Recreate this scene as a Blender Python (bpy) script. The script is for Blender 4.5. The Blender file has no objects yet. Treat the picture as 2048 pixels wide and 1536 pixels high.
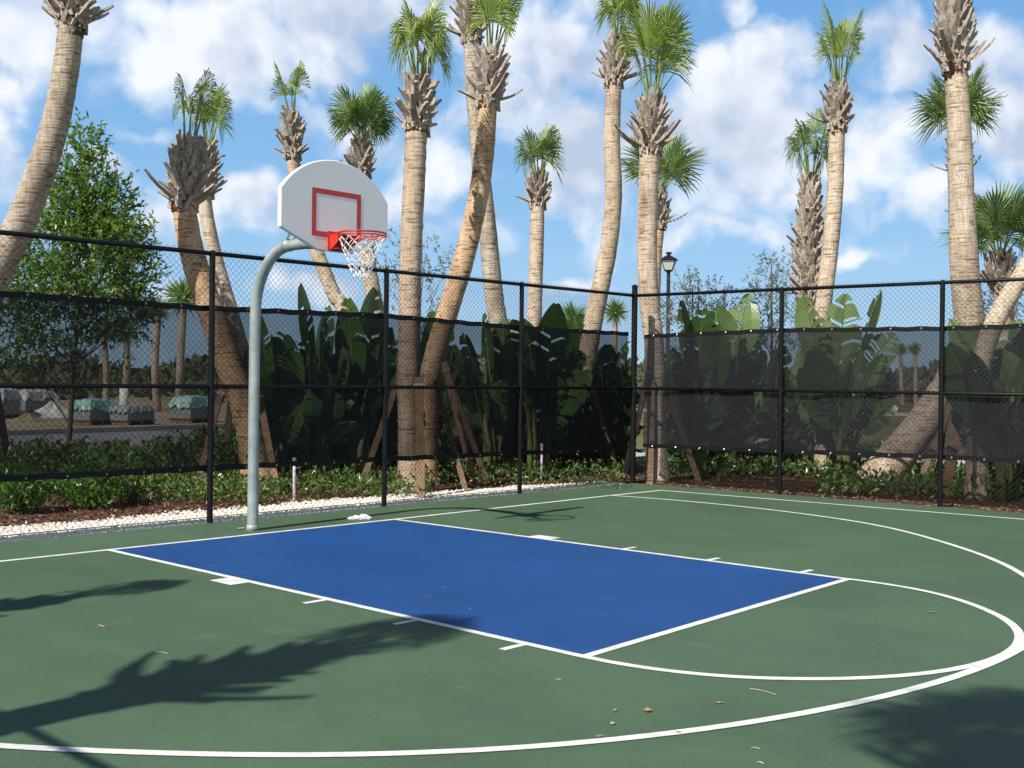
import bpy, math, random
import numpy as np
from mathutils import Vector, Matrix
random.seed(7); RNG = np.random.default_rng(7)
C = bpy.context.scene.collection
sc = bpy.context.scene
PI = math.pi

# ------------------------------------------------------------------ camera model (solved from the court markings)
CAM = np.array([-7.23709275, -10.09900937, 1.66953641]); FPX = 2278.4381
AR = np.array([0.67100479, -0.74136259, 0.01157947])
AU = np.array([-0.00478353, 0.01128845, 0.99992484])
AF = np.array([0.74143758, 0.67100975, -0.00402827])
def ray(px, py): return AF + (px-1024)/FPX*AR + (768-py)/FPX*AU
def W(px, py, d):                      # world point seen at photo pixel (px,py), d metres in front of the lens plane
    return Vector(CAM + ray(px, py)*d)
def G(px, py, z=0.0):                  # world point on the plane at height z
    r = ray(px, py); t = (z-CAM[2])/r[2]
    return Vector(CAM + r*t)
def base_at(px, d, z=0.0):             # ground point under column px at depth d
    lo, hi = 700.0, 3000.0
    for _ in range(50):
        m = (lo+hi)/2
        if W(px, m, d).z > z: lo = m
        else: hi = m
    p = W(px, m, d); p.z = z
    return p

# ------------------------------------------------------------------ mesh building
class MB:
    def __init__(s): s.v = []; s.f = []; s.m = []; s.uv = None
    def quad(s, a, b, c, d, mi=0):
        n = len(s.v); s.v += [tuple(a), tuple(b), tuple(c), tuple(d)]; s.f.append((n, n+1, n+2, n+3)); s.m.append(mi)
    def poly(s, pts, mi=0):
        n = len(s.v); s.v += [tuple(p) for p in pts]; s.f.append(tuple(range(n, n+len(pts)))); s.m.append(mi)
    def add(s, vs, fs, mi=0):
        n = len(s.v); s.v += [tuple(p) for p in vs]; s.f += [tuple(i+n for i in f) for f in fs]; s.m += [mi]*len(fs)
    def addnp(s, vs, fs, mi=0):
        n = len(s.v); s.v += [tuple(x) for x in vs.tolist()]; s.f += [tuple(x) for x in (fs+n).tolist()]; s.m += [mi]*len(fs)
    def box(s, c, sx, sy, sz, rot=None, mi=0):
        c = Vector(c); R = rot if rot is not None else Matrix.Identity(3)
        P = [c + R @ Vector((x*sx/2, y*sy/2, z*sz/2)) for x in (-1, 1) for y in (-1, 1) for z in (-1, 1)]
        s.add(P, [(0,1,3,2),(4,6,7,5),(0,4,5,1),(2,3,7,6),(0,2,6,4),(1,5,7,3)], mi)
    def tube(s, path, rad, n=8, cap=True, mi=0, uvs=None, phase=0.0):
        path = [Vector(p) for p in path]
        if not hasattr(rad, '__len__'): rad = [rad]*len(path)
        T = []
        for i in range(len(path)):
            a = path[max(0, i-1)]; b = path[min(len(path)-1, i+1)]
            t = b-a; T.append(t.normalized() if t.length > 1e-9 else Vector((0, 0, 1)))
        ref = Vector((1, 0, 0)) if abs(T[0].x) < .9 else Vector((0, 1, 0))
        u = (ref - T[0]*ref.dot(T[0])).normalized()
        n0 = len(s.v); L = 0.0; S = []
        for i, p in enumerate(path):
            if i: L += (p-path[i-1]).length
            u = (u - T[i]*u.dot(T[i])).normalized(); w = T[i].cross(u)
            S.append(L)
            for k in range(n):
                a = 2*PI*k/n+phase
                s.v.append(tuple(p + (u*math.cos(a)+w*math.sin(a))*rad[i]))
        for i in range(len(path)-1):
            for k in range(n):
                k2 = (k+1) % n
                s.f.append((n0+i*n+k, n0+i*n+k2, n0+(i+1)*n+k2, n0+(i+1)*n+k)); s.m.append(mi)
                if uvs is not None:
                    uvs.append(((k/n, S[i]), ((k+1)/n, S[i]), ((k+1)/n, S[i+1]), (k/n, S[i+1])))
        if cap:
            s.f.append(tuple(n0+k for k in reversed(range(n)))); s.m.append(mi)
            s.f.append(tuple(n0+(len(path)-1)*n+k for k in range(n))); s.m.append(mi)
            if uvs is not None:
                uvs.append(tuple((0, S[0]) for _ in range(n))); uvs.append(tuple((0, S[-1]) for _ in range(n)))
    def prism(s, pts, e, mi=0):            # polygon pts extruded by vector e
        n0 = len(s.v); n = len(pts); e = Vector(e)
        s.v += [tuple(Vector(p)) for p in pts] + [tuple(Vector(p)+e) for p in pts]
        s.f.append(tuple(n0+i for i in range(n))); s.f.append(tuple(n0+n+i for i in reversed(range(n)))); s.m += [mi, mi]
        for i in range(n):
            j = (i+1) % n
            s.f.append((n0+j, n0+i, n0+n+i, n0+n+j)); s.m.append(mi)
    def build(s, name, mats, parent=None, smooth=False, uvs=None):
        if not isinstance(mats, (list, tuple)): mats = [mats]
        org = ORG.get(parent.name, Vector((0, 0, 0))) if parent else Vector((0, 0, 0))
        me = bpy.data.meshes.new(name)
        va = np.array(s.v, dtype=np.float64).reshape(-1, 3) - np.array(org)
        me.from_pydata(va.tolist(), [], s.f)
        for m in mats: me.materials.append(m)
        if len(mats) > 1: me.polygons.foreach_set('material_index', s.m)
        if smooth: me.polygons.foreach_set('use_smooth', [True]*len(me.polygons))
        if uvs is not None:
            l = me.uv_layers.new(name='UVMap')
            l.data.foreach_set('uv', [c for f in uvs for p in f for c in p])
        me.update()
        o = bpy.data.objects.new(name, me); C.objects.link(o)
        if parent: o.parent = parent
        ORG[o.name] = org
        return o
ORG = {}
def tag(o, label=None, cat=None, group=None, kind=None):
    if label: o['label'] = label
    if cat: o['category'] = cat
    if group: o['group'] = group
    if kind: o['kind'] = kind
    return o
def thing(name, loc, label, cat, group=None):
    o = bpy.data.objects.new(name, None); C.objects.link(o); o.location = loc; o.empty_display_size = .1
    ORG[o.name] = Vector(loc)
    return tag(o, label, cat, group)
def smooth_path(pts, n=8):
    P = [Vector(p) for p in pts]; out = []
    for i in range(len(P)-1):
        p0 = P[max(i-1, 0)]; p1 = P[i]; p2 = P[i+1]; p3 = P[min(i+2, len(P)-1)]
        for k in range(n):
            t = k/n
            out.append(.5*((2*p1)+(-p0+p2)*t+(2*p0-5*p1+4*p2-p3)*t*t+(-p0+3*p1-3*p2+p3)*t**3))
    out.append(P[-1]); return out

# ------------------------------------------------------------------ materials
def new_mat(name):
    m = bpy.data.materials.new(name); m.use_nodes = True
    nt = m.node_tree; nt.nodes.clear()
    out = nt.nodes.new('ShaderNodeOutputMaterial')
    return m, nt, out
def N(nt, t, **kw):
    n = nt.nodes.new(t)
    for k, v in kw.items():
        if k in n.inputs.keys(): n.inputs[k].default_value = v
        else: setattr(n, k, v)
    return n
def L(nt, a, b): nt.links.new(a, b)
def ramp(nt, fac, stops, interp='LINEAR'):
    r = nt.nodes.new('ShaderNodeValToRGB'); r.color_ramp.interpolation = interp
    e = r.color_ramp.elements
    while len(e) < len(stops): e.new(.5)
    for x, (p, c) in zip(e, stops): x.position = p; x.color = (*c, 1) if len(c) == 3 else c
    L(nt, fac, r.inputs[0]); return r
def coords(nt, kind='Object', scale=(1, 1, 1)):
    tc = nt.nodes.new('ShaderNodeTexCoord'); mp = nt.nodes.new('ShaderNodeMapping')
    mp.inputs['Scale'].default_value = scale; L(nt, tc.outputs[kind], mp.inputs[0]); return mp.outputs[0]
def noise(nt, vec, scale, detail=4, rough=.6):
    n = nt.nodes.new('ShaderNodeTexNoise'); n.inputs['Scale'].default_value = scale
    n.inputs['Detail'].default_value = detail; n.inputs['Roughness'].default_value = rough
    L(nt, vec, n.inputs['Vector']); return n.outputs['Fac']
def mat(name, c1, c2=None, scale=8, rough=.6, spec=.3, metal=0.0, bump=0.0, bscale=None, detail=5, lo=.35, hi=.65, bdist=.01):
    m, nt, out = new_mat(name)
    b = N(nt, 'ShaderNodeBsdfPrincipled'); b.inputs['Roughness'].default_value = rough
    b.inputs['Specular IOR Level'].default_value = spec; b.inputs['Metallic'].default_value = metal
    L(nt, b.outputs[0], out.inputs[0])
    v = coords(nt)
    f = noise(nt, v, scale, detail)
    r = ramp(nt, f, [(lo, c1), (hi, c2 or tuple(x*.88 for x in c1))]); L(nt, r.outputs[0], b.inputs['Base Color'])
    if bump:
        bf = noise(nt, v, bscale or scale*4, 4)
        bp = N(nt, 'ShaderNodeBump'); bp.inputs['Strength'].default_value = bump; bp.inputs['Distance'].default_value = bdist
        L(nt, bf, bp.inputs['Height']); L(nt, bp.outputs[0], b.inputs['Normal'])
    return m
def leafmat(name, ca, cb, cc=None, trans=.3, rough=.42, spec=.35, tcol=None, big=None):
    m, nt, out = new_mat(name)
    g = N(nt, 'ShaderNodeNewGeometry'); oi = N(nt, 'ShaderNodeObjectInfo')
    add = N(nt, 'ShaderNodeMath', operation='MULTIPLY_ADD'); L(nt, oi.outputs['Random'], add.inputs[0]); add.inputs[1].default_value = .35
    mul = N(nt, 'ShaderNodeMath', operation='MULTIPLY'); L(nt, g.outputs['Random Per Island'], mul.inputs[0]); mul.inputs[1].default_value = .65
    L(nt, mul.outputs[0], add.inputs[2])
    st = [(0, ca), (.7, cb)] + ([(.97, cc)] if cc else [])
    r = ramp(nt, add.outputs[0], st)
    col = r.outputs[0]
    if big:
        f = noise(nt, coords(nt), big, 3)
        r2 = ramp(nt, f, [(.35, (.72, .75, .7)), (.65, (1.15, 1.12, 1.1))])
        mx = N(nt, 'ShaderNodeMix', data_type='RGBA', blend_type='MULTIPLY'); mx.inputs[0].default_value = 1
        L(nt, col, mx.inputs[6]); L(nt, r2.outputs[0], mx.inputs[7]); col = mx.outputs[2]
    b = N(nt, 'ShaderNodeBsdfPrincipled'); b.inputs['Roughness'].default_value = rough; b.inputs['Specular IOR Level'].default_value = spec
    L(nt, col, b.inputs['Base Color'])
    t = N(nt, 'ShaderNodeBsdfTranslucent')
    hs = N(nt, 'ShaderNodeHueSaturation'); hs.inputs['Saturation'].default_value = 1.15; hs.inputs['Value'].default_value = 1.4
    L(nt, col, hs.inputs['Color']); L(nt, hs.outputs[0], t.inputs[0])
    mx = N(nt, 'ShaderNodeMixShader'); mx.inputs[0].default_value = trans
    L(nt, b.outputs[0], mx.inputs[1]); L(nt, t.outputs[0], mx.inputs[2]); L(nt, mx.outputs[0], out.inputs[0])
    return m
def paint_mat(name, c, var=.1, speck=True):
    m, nt, out = new_mat(name)
    b = N(nt, 'ShaderNodeBsdfPrincipled'); b.inputs['Roughness'].default_value = .62; b.inputs['Specular IOR Level'].default_value = .3
    L(nt, b.outputs[0], out.inputs[0]); v = coords(nt)
    big = noise(nt, v, .55, 6, .6); mid = noise(nt, v, 9, 5, .65); fine = noise(nt, v, 110, 3, .6)
    st = coords(nt, scale=(1.4, .35, 1)); streak = noise(nt, st, 2.2, 5, .7)
    def mulc(col, fac, a, b_):
        r = ramp(nt, fac, [(.3, (a,)*3), (.7, (b_,)*3)])
        mx = N(nt, 'ShaderNodeMix', data_type='RGBA', blend_type='MULTIPLY'); mx.inputs[0].default_value = 1
        L(nt, col, mx.inputs[6]); L(nt, r.outputs[0], mx.inputs[7]); return mx.outputs[2]
    rgb = N(nt, 'ShaderNodeRGB'); rgb.outputs[0].default_value = (*c, 1); col = rgb.outputs[0]
    col = mulc(col, big, 1-var, 1+var); col = mulc(col, mid, 1-var*.5, 1+var*.5); col = mulc(col, fine, .68, 1.32); col = mulc(col, streak, 1-var*.5, 1+var*.5)
    if speck:    # scuffs and dusty specks
        vo = N(nt, 'ShaderNodeTexVoronoi'); vo.inputs['Scale'].default_value = 2.4; L(nt, v, vo.inputs['Vector'])
        r = ramp(nt, vo.outputs['Distance'], [(.012, (1, 1, 1)), (.022, (0, 0, 0))])
        sc_ = coords(nt, scale=(1, .12, 1)); s2 = noise(nt, sc_, 14, 2); r2 = ramp(nt, s2, [(.74, (0, 0, 0)), (.8, (.16,)*3)])
        mxs = N(nt, 'ShaderNodeMix', data_type='RGBA'); L(nt, r.outputs[0], mxs.inputs[0]); L(nt, col, mxs.inputs[6]); mxs.inputs[7].default_value = (.45, .47, .4, 1)
        mx2 = N(nt, 'ShaderNodeMix', data_type='RGBA'); L(nt, r2.outputs[0], mx2.inputs[0]); L(nt, mxs.outputs[2], mx2.inputs[6]); mx2.inputs[7].default_value = (.4, .45, .42, 1)
        col = mx2.outputs[2]
    st2 = noise(nt, v, 1.7, 7, .68); r3 = ramp(nt, st2, [(.60, (0, 0, 0)), (.72, (.22,)*3)])
    mx3 = N(nt, 'ShaderNodeMix', data_type='RGBA'); L(nt, r3.outputs[0], mx3.inputs[0]); L(nt, col, mx3.inputs[6]); mx3.inputs[7].default_value = (.17, .19, .16, 1); col = mx3.outputs[2]
    L(nt, col, b.inputs['Base Color'])
    bp = N(nt, 'ShaderNodeBump'); bp.inputs['Strength'].default_value = .25; bp.inputs['Distance'].default_value = .002
    L(nt, fine, bp.inputs['Height']); L(nt, bp.outputs[0], b.inputs['Normal'])
    return m
def trunk_mat(name, ca, cb, dark):
    m, nt, out = new_mat(name)
    b = N(nt, 'ShaderNodeBsdfPrincipled'); b.inputs['Roughness'].default_value = .85; b.inputs['Specular IOR Level'].default_value = .15
    L(nt, b.outputs[0], out.inputs[0])
    v1 = coords(nt, 'Object', (5, 5, 1)); f1 = noise(nt, v1, 1.0, 5, .65)
    uv = coords(nt, 'Object', (4, 4, 34)); f2 = noise(nt, uv, 1.0, 3, .6)
    uvb = coords(nt, 'Object', (9, 9, 60)); f4 = noise(nt, uvb, 1.0, 3, .6)
    v3 = coords(nt, 'Object', (40, 40, 5)); f3 = noise(nt, v3, 1.0, 3, .6)
    r1 = ramp(nt, f1, [(.32, ca), (.68, cb)])
    r2 = ramp(nt, f2, [(.34, dark), (.46, (1, 1, 1))])
    r4 = ramp(nt, f4, [(.3, tuple(.5+.5*x for x in dark)), (.5, (1, 1, 1))])
    r3 = ramp(nt, f3, [(.3, (.74, .7, .66)), (.6, (1.05, 1.05, 1.05))])
    col = r1.outputs[0]
    oi = N(nt, 'ShaderNodeObjectInfo'); r7 = ramp(nt, oi.outputs['Random'], [(0, (.84, .80, .76)), (.5, (1, 1, 1)), (1, (.98, 1.0, 1.04))])
    f5 = noise(nt, coords(nt, 'Object', (1.6, 1.6, .9)), 1.0, 6, .7); r5 = ramp(nt, f5, [(.36, (.66, .62, .58)), (.5, (1, .99, .97)), (.66, (1.08, 1.1, 1.12))])
    f6 = noise(nt, coords(nt, 'Object', (11, 11, 4)), 1.0, 5, .7); r6 = ramp(nt, f6, [(.29, (.45, .38, .32)), (.4, (1, 1, 1))])
    for r in (r2, r4, r3, r5, r6, r7):
        mx = N(nt, 'ShaderNodeMix', data_type='RGBA', blend_type='MULTIPLY'); mx.inputs[0].default_value = 1
        L(nt, col, mx.inputs[6]); L(nt, r.outputs[0], mx.inputs[7]); col = mx.outputs[2]
    L(nt, col, b.inputs['Base Color'])
    bp = N(nt, 'ShaderNodeBump'); bp.inputs['Strength'].default_value = .7; bp.inputs['Distance'].default_value = .02
    L(nt, f2, bp.inputs['Height']); L(nt, bp.outputs[0], b.inputs['Normal'])
    return m

M = {}
M['green'] = paint_mat('court_green_paint', (.068, .121, .070), .13)
M['blue'] = paint_mat('key_blue_paint', (.010, .064, .225), .13)
M['line'] = mat('white_line_paint', (.82, .82, .80), (.60, .61, .58), 7, .6, .3, bump=.2, bscale=150, bdist=.002)
M['black'] = mat('black_vinyl', (.004, .004, .0055), (.007, .007, .009), 6, .45, .25)
M['wire'] = mat('black_vinyl_wire', (.006, .007, .008), None, 6, .5, .3)
M['galv'] = mat('galvanised_steel', (.44, .49, .47), (.25, .32, .305), 4, .42, .5, .35, bump=.05, bscale=40)
M['board'] = mat('white_aluminium_board', (.89, .89, .88), (.87, .87, .86), 3, .45, .35)
M['red'] = mat('red_painted_steel', (.62, .035, .022), (.5, .028, .02), 12, .35, .5)
M['redline'] = mat('red_target_paint', (.62, .07, .065), (.56, .06, .06), 10, .5, .3)
M['net'] = mat('white_nylon_cord', (.85, .84, .82), (.75, .75, .74), 40, .8, .1)
M['brass'] = mat('grommet_metal', (.5, .45, .36), (.4, .36, .3), 20, .3, .5, .7)
M['stone'] = mat('pale_limestone', (.84, .81, .73), (.66, .63, .56), 30, .85, .15)
M['mulch'] = mat('red_brown_mulch', (.066, .034, .022), (.185, .105, .072), 22, .9, .1, bump=1, bscale=30, lo=.3, hi=.75, bdist=.05)
M['chip'] = leafmat('bark_chips', (.05, .024, .015), (.15, .08, .054), (.4, .3, .2), .0, .9, .1)
M['wood'] = mat('weathered_lumber', (.30, .2, .13), (.17, .11, .075), 9, .85, .1, bump=.3, bscale=20)
M['grass'] = mat('field_grass', (.075, .1, .03), (.2, .165, .09), .12, .95, .05, detail=10, bump=.4, bscale=3)
M['asphalt'] = mat('street_asphalt', (.25, .25, .26), (.2, .2, .21), 1.5, .9, .15)
M['concrete'] = mat('pale_concrete', (.5, .49, .46), (.38, .37, .35), 2, .85, .2)
M['sand'] = mat('bare_sandy_soil', (.42, .35, .25), (.24, .21, .12), .3, .95, .05, detail=8)
M['trunkA'] = trunk_mat('palm_trunk_tan', (.49, .405, .31), (.67, .58, .465), (.44, .36, .29))
M['trunkB'] = trunk_mat('palm_trunk_grey', (.38, .33, .26), (.54, .48, .40), (.4, .34, .28))
M['trunkC'] = trunk_mat('palm_trunk_orange', (.46, .31, .19), (.62, .46, .31), (.34, .25, .18))
M['boot'] = mat('palm_boot_fibre', (.48, .42, .36), (.22, .175, .14), 14, .85, .12, bump=.3, bscale=50)
M['fibre'] = mat('palm_brown_fibre', (.2, .12, .065), (.1, .06, .035), 20, .95, .05, bump=.6, bscale=60)
M['frond'] = leafmat('palm_frond', (.17, .255, .055), (.30, .38, .10), (.44, .44, .15), .36, .38, .4)
M['frondD'] = leafmat('palm_frond_dark', (.12, .20, .058), (.21, .295, .095), (.31, .33, .13), .34, .38, .4)
M['petiole'] = mat('palm_petiole', (.2, .25, .07), (.14, .19, .05), 6, .45, .35)
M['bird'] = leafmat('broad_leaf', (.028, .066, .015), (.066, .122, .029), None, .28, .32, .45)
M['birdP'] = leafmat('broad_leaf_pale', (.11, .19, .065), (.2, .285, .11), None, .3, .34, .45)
M['stalk'] = mat('leaf_stalk', (.13, .17, .05), (.08, .1, .035), 8, .5, .3)
M['treeleaf'] = leafmat('tree_leaf', (.05, .12, .02), (.13, .225, .042), (.25, .31, .09), .25, .35, .4)
M['hedge'] = leafmat('hedge_leaf', (.045, .095, .018), (.11, .18, .032), (.17, .19, .04), .22, .36, .4)
M['shrub'] = leafmat('bright_shrub_leaf', (.05, .13, .02), (.1, .22, .03), (.24, .3, .05), .25, .3, .45)
M['cover'] = leafmat('ground_cover_leaf', (.05, .115, .026), (.115, .19, .048), (.36, .25, .06), .2, .3, .5)
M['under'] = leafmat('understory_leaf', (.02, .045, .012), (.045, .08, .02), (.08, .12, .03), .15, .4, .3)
M['silver'] = leafmat('silver_leaf', (.11, .14, .085), (.23, .26, .18), (.38, .4, .32), .2, .4, .35)
M['far'] = leafmat('far_wood_leaf', (.085, .105, .06), (.15, .165, .09), (.17, .17, .09), .1, .8, .1)
M['bark'] = mat('grey_bark', (.16, .12, .085), (.09, .065, .045), 12, .9, .1, bump=.4)
M['glass'] = mat('frosted_lamp_glass', (.6, .6, .58), (.55, .55, .55), 4, .25, .5)
M['lampblack'] = mat('black_cast_iron', (.012, .014, .02), (.018, .02, .026), 6, .4, .4)
M['purple'] = mat('purple_pvc_pipe', (.42, .25, .5), (.75, .7, .74), 30, .45, .35, lo=.45, hi=.55)
M['teal'] = mat('teal_plastic_wrap', (.16, .42, .36), (.42, .62, .56), 1.6, .3, .5, bump=.4, bscale=5, bdist=.1)
M['bluewrap'] = mat('pale_blue_wrap', (.25, .36, .5), (.55, .6, .63), 2.5, .4, .4, bump=.3, bscale=5, bdist=.1)
M['greywrap'] = mat('grey_tarp', (.38, .39, .4), (.5, .5, .49), 2, .5, .3, bump=.3, bscale=4, bdist=.1)
M['greyblock'] = mat('grey_paver_block', (.3, .34, .33), (.2, .25, .245), 6, .85, .2)
M['white'] = mat('white_plastic', (.72, .72, .7), (.6, .6, .6), 4, .6, .3)
M['blueplastic'] = mat('blue_plastic_panel', (.07, .15, .36), (.25, .35, .5), 2, .5, .3)
M['leafbrown'] = mat('dry_leaf', (.42, .27, .14), (.22, .12, .06), 30, .8, .15)
M['straw'] = mat('dry_straw', (.5, .42, .26), (.4, .3, .18), 20, .8, .15)
M['label'] = mat('grey_metal_tag', (.42, .43, .42), (.35, .36, .36), 12, .4, .5, .5)
def screen_mat():
    m, nt, out = new_mat('black_windscreen_knit')
    d = N(nt, 'ShaderNodeBsdfDiffuse'); d.inputs[0].default_value = (.019, .02, .024, 1)
    t = N(nt, 'ShaderNodeBsdfTransparent')
    v = coords(nt); f = noise(nt, v, 1.1, 3); r = ramp(nt, f, [(.3, (.71,)*3), (.7, (.79,)*3)])
    mx = N(nt, 'ShaderNodeMixShader'); L(nt, r.outputs[0], mx.inputs[0]); L(nt, t.outputs[0], mx.inputs[1]); L(nt, d.outputs[0], mx.inputs[2])
    L(nt, mx.outputs[0], out.inputs[0]); return m
M['screen'] = screen_mat()

# ------------------------------------------------------------------ ground, court, markings
A0 = G(0, 1085); B0 = G(1265, 966); D0 = G(2048, 1026)
eb = (B0-A0).normalized(); er = (D0-B0).normalized()          # directions of the back and right fences
nb = Vector((-eb.y, eb.x, 0)); nr = Vector((er.y*-1, er.x, 0)); nr = nr if nr.x > 0 else -nr
CL = B0 - eb*((B0.x+7.92)/eb.x)                                # back left corner
def sheet(name, pts, m, kind='structure', z=None):
    mb = MB(); mb.poly([(p[0], p[1], z if z is not None else p[2]) for p in pts]); o = mb.build(name, m); o['kind'] = kind; return o
mb = MB(); R_ = 2500
ring = [(R_*math.cos(a), R_*math.sin(a), -.06) for a in np.linspace(0, 2*PI, 65)[:-1]]
mb.poly(ring); mb.build('ground', M['grass'])['kind'] = 'structure'
# court slab (real thickness)
BR = B0 + er*22; BLn = CL + er*22
mb = MB(); mb.prism([(CL.x, CL.y, -.055), (BLn.x, BLn.y, -.055), (BR.x, BR.y, -.055), (B0.x, B0.y, -.055)], (0, 0, .055))
mb.build('court', M['green'])['kind'] = 'structure'
k1, k2, k3, k4 = G(217, 1100), G(788.6, 1039), G(1695.6, 1158.6), G(1168, 1314)
sheet('key_area', [k1, k4, k3, k2], M['blue'], z=.0015)
LW = .064
def strip(mb, pts, w, z, closed=False):
    pts = [Vector((p[0], p[1], z)) for p in pts]; n = len(pts)
    Lf, Rt = [], []
    for i in range(n):
        a = pts[max(i-1, 0)]; b = pts[min(i+1, n-1)]; t = (b-a).normalized(); nn = Vector((-t.y, t.x, 0))
        Lf.append(pts[i]+nn*w/2); Rt.append(pts[i]-nn*w/2)
    for i in range(n-1): mb.quad(Rt[i], Rt[i+1], Lf[i+1], Lf[i])
def line(name, pts, z, w=LW):
    mb = MB(); strip(mb, pts, w, z); o = mb.build(name, M['line']); o['kind'] = 'structure'; return o
bl_e = G(1321.7, 981); bdir = (k2-k1).normalized()
bl_s = k1 - bdir*5.7
line('baseline_marking', [bl_s, k1, k2, G(1219.7, 991.3), bl_e + (bl_e-G(1219.7, 991.3)).normalized()*LW/2], .0030)
sl = [bl_e, G(1600, 1003), G(1800, 1019.5), G(2048, 1039)]
sl.append(sl[-1] + (sl[-1]-sl[0]).normalized()*12)
line('sideline_marking', sl, .0034)
for a, b in ((k1, k4), (k2, k3)):
    line('key_side_marking', [a, b + (b-a).normalized()*LW*.3], .0038)
line('free_throw_marking', [k4, k3], .0042)
# free throw semicircle through measured points
fc = (k3+k4)/2
def polar_curve(c, pix, extra, a0, a1, n=90):
    S = []
    for p in pix:
        g = G(*p); S.append((math.atan2(g.y-c.y, g.x-c.x), math.hypot(g.x-c.x, g.y-c.y)))
    S += extra; S.sort()
    xa = np.array([s[0] for s in S]); ya = np.array([s[1] for s in S])
    an = np.linspace(a0, a1, n); rr = np.interp(an, xa, ya)
    for _ in range(14): rr[1:-1] = (rr[:-2]+2*rr[1:-1]+rr[2:])/4
    return [(c.x+r*math.cos(a), c.y+r*math.sin(a), 0) for a, r in zip(an, rr)]
hw = (k3-k4).length/2; fa = math.atan2((k3-k4).y, (k3-k4).x)
semi = polar_curve(fc, [(1623.8, 1358.5), (1448, 1353.5), (1858, 1184), (1300, 1338), (1960, 1216)], [(fa, hw), (fa-PI, hw)], fa-PI, fa)
line('free_throw_arc_marking', semi, .0046)
tc = Vector((0, -1.6754, 0))
e1 = G(1219.7, 991.3); 
tp = [(1741, 1399.5), (1448, 1453.7), (1000, 1500), (600, 1512), (300, 1506), (0, 1493), (1748, 1049.4), (1887.5, 1086), (2048, 1152), (1480, 1013.5)]
a_end = math.atan2(e1.y-tc.y, e1.x-tc.x)
three = polar_curve(tc, tp, [(a_end, (e1-tc).length), (-PI+.0, 6.0), (-PI-.3, 6.2)], -PI-.25, a_end, 160)
line('three_point_marking', three, .0050)
def hash_mark(name, p_lane, d_lane, d_out, wl, ln, z):
    c = p_lane + d_out*(LW/2+ln/2)
    mb = MB(); a = d_lane*wl/2; b = d_out*ln/2
    mb.quad(*[Vector((q.x, q.y, z)) for q in (c-a-b, c+a-b, c+a+b, c-a+b)]); mb.build(name, M['line'])['kind'] = 'structure'
for (a, b, hs, out) in ((k1, k4, [(466, 1162), (637.7, 1202), (820.8, 1243), (1037.6, 1291.5)], -1),
                        (k2, k3, [(1078, 1076), (1243, 1099), (1413, 1121), (1602, 1145)], 1)):
    d = (b-a).normalized(); o = (k2-k1).normalized()*out
    for i, h in enumerate(hs):
        g = G(*h); p = a + d*((g-a).dot(d))
        if i == 0: hash_mark('block_marking', p, d, o, .30, .17, .0026)
        else: hash_mark('lane_hash_marking', p, d, o, .055, .19, .0026)

# planting beds, street, path
mb = MB()
def edge_poly(name, pts, m, z):
    mb = MB(); mb.poly([(p.x, p.y, z) for p in pts]); o = mb.build(name, m); o['kind'] = 'structure'; return o
pb = [CL + nb*.03, B0 + nb*.03 + nr*.04, B0 + er*24 + nr*.04, B0 + er*24 + nr*3.4, B0 + nr*4.2 + nb*4.5, base_at(1000, 25), base_at(500, 24), base_at(-300, 20), CL + nb*7]
edge_poly('planting_bed', pb, M['mulch'], -.03)
def strip_at(name, p0, p1, width, m, z, ext=40):
    a = Vector(p0); b = Vector(p1); t = (b-a).normalized(); n = Vector((-t.y, t.x, 0)); a -= t*ext; b += t*ext
    return edge_poly(name, [a, b, b+n*width, a+n*width], m, z)
s0, s1 = G(0, 868), G(330, 857)
stdir = (s1-s0).normalized(); stn = Vector((-stdir.y, stdir.x, 0))
strip_at('street', s0-stn*6.4, s1-stn*6.4, 6.3, M['asphalt'], -.05, 12)
mb = MB(); a = s0-stdir*12; b = s1+stdir*12
mb.prism([(a.x, a.y, -.055), (b.x, b.y, -.055), (b.x+stn.x*.3, b.y+stn.y*.3, -.055), (a.x+stn.x*.3, a.y+stn.y*.3, -.055)], (0, 0, .15))
mb.build('street_kerb', M['concrete'])['kind'] = 'structure'
edge_poly('building_lot', [s0+stn*2-stdir*14, s1+stn*2+stdir*16, s1+stn*70+stdir*60, s0+stn*70-stdir*5], M['sand'], -.052)
q0, q1 = base_at(1380, 25.5), base_at(2080, 24.5)
strip_at('footpath', q0, q1, 1.7, M['concrete'], -.045, 2)
f0, f1 = base_at(1600, 62), base_at(1950, 60)
strip_at('far_street', f0, f1, 7.0, M['concrete'], -.048, 30)
f0, f1 = base_at(1600, 130), base_at(1950, 128)
strip_at('far_footpath', f0, f1, 16.0, M['concrete'], -.046, 60)

# white limestone strip along the back fence: individual stones, far too many to count
def rock_protos(k=6):
    out = []
    import bmesh
    for i in range(k):
        bm = bmesh.new(); bmesh.ops.create_icosphere(bm, subdivisions=1, radius=1)
        vs = np.array([v.co[:] for v in bm.verts]); fs = np.array([[v.index for v in f.verts] for f in bm.faces]); bm.free()
        vs = vs*(1+RNG.uniform(-.25, .25, (len(vs), 1)))*np.array([1, RNG.uniform(.7, 1), RNG.uniform(.5, .8)])
        out.append((vs, fs))
    return out
ROCK = rock_protos()
def rotz(v, a): c, s = np.cos(a), np.sin(a); return np.stack([v[:, 0]*c-v[:, 1]*s, v[:, 0]*s+v[:, 1]*c, v[:, 2]], 1)
mb = MB(); ss_ = np.arange(-.9, (B0-A0).length-.05, .15)
def gwid(s): return 1.16 - .75*max(0, (s-6.5)/3.7)**1.2 + .07*math.sin(s*3.1)+.05*math.sin(s*7.7)
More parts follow.
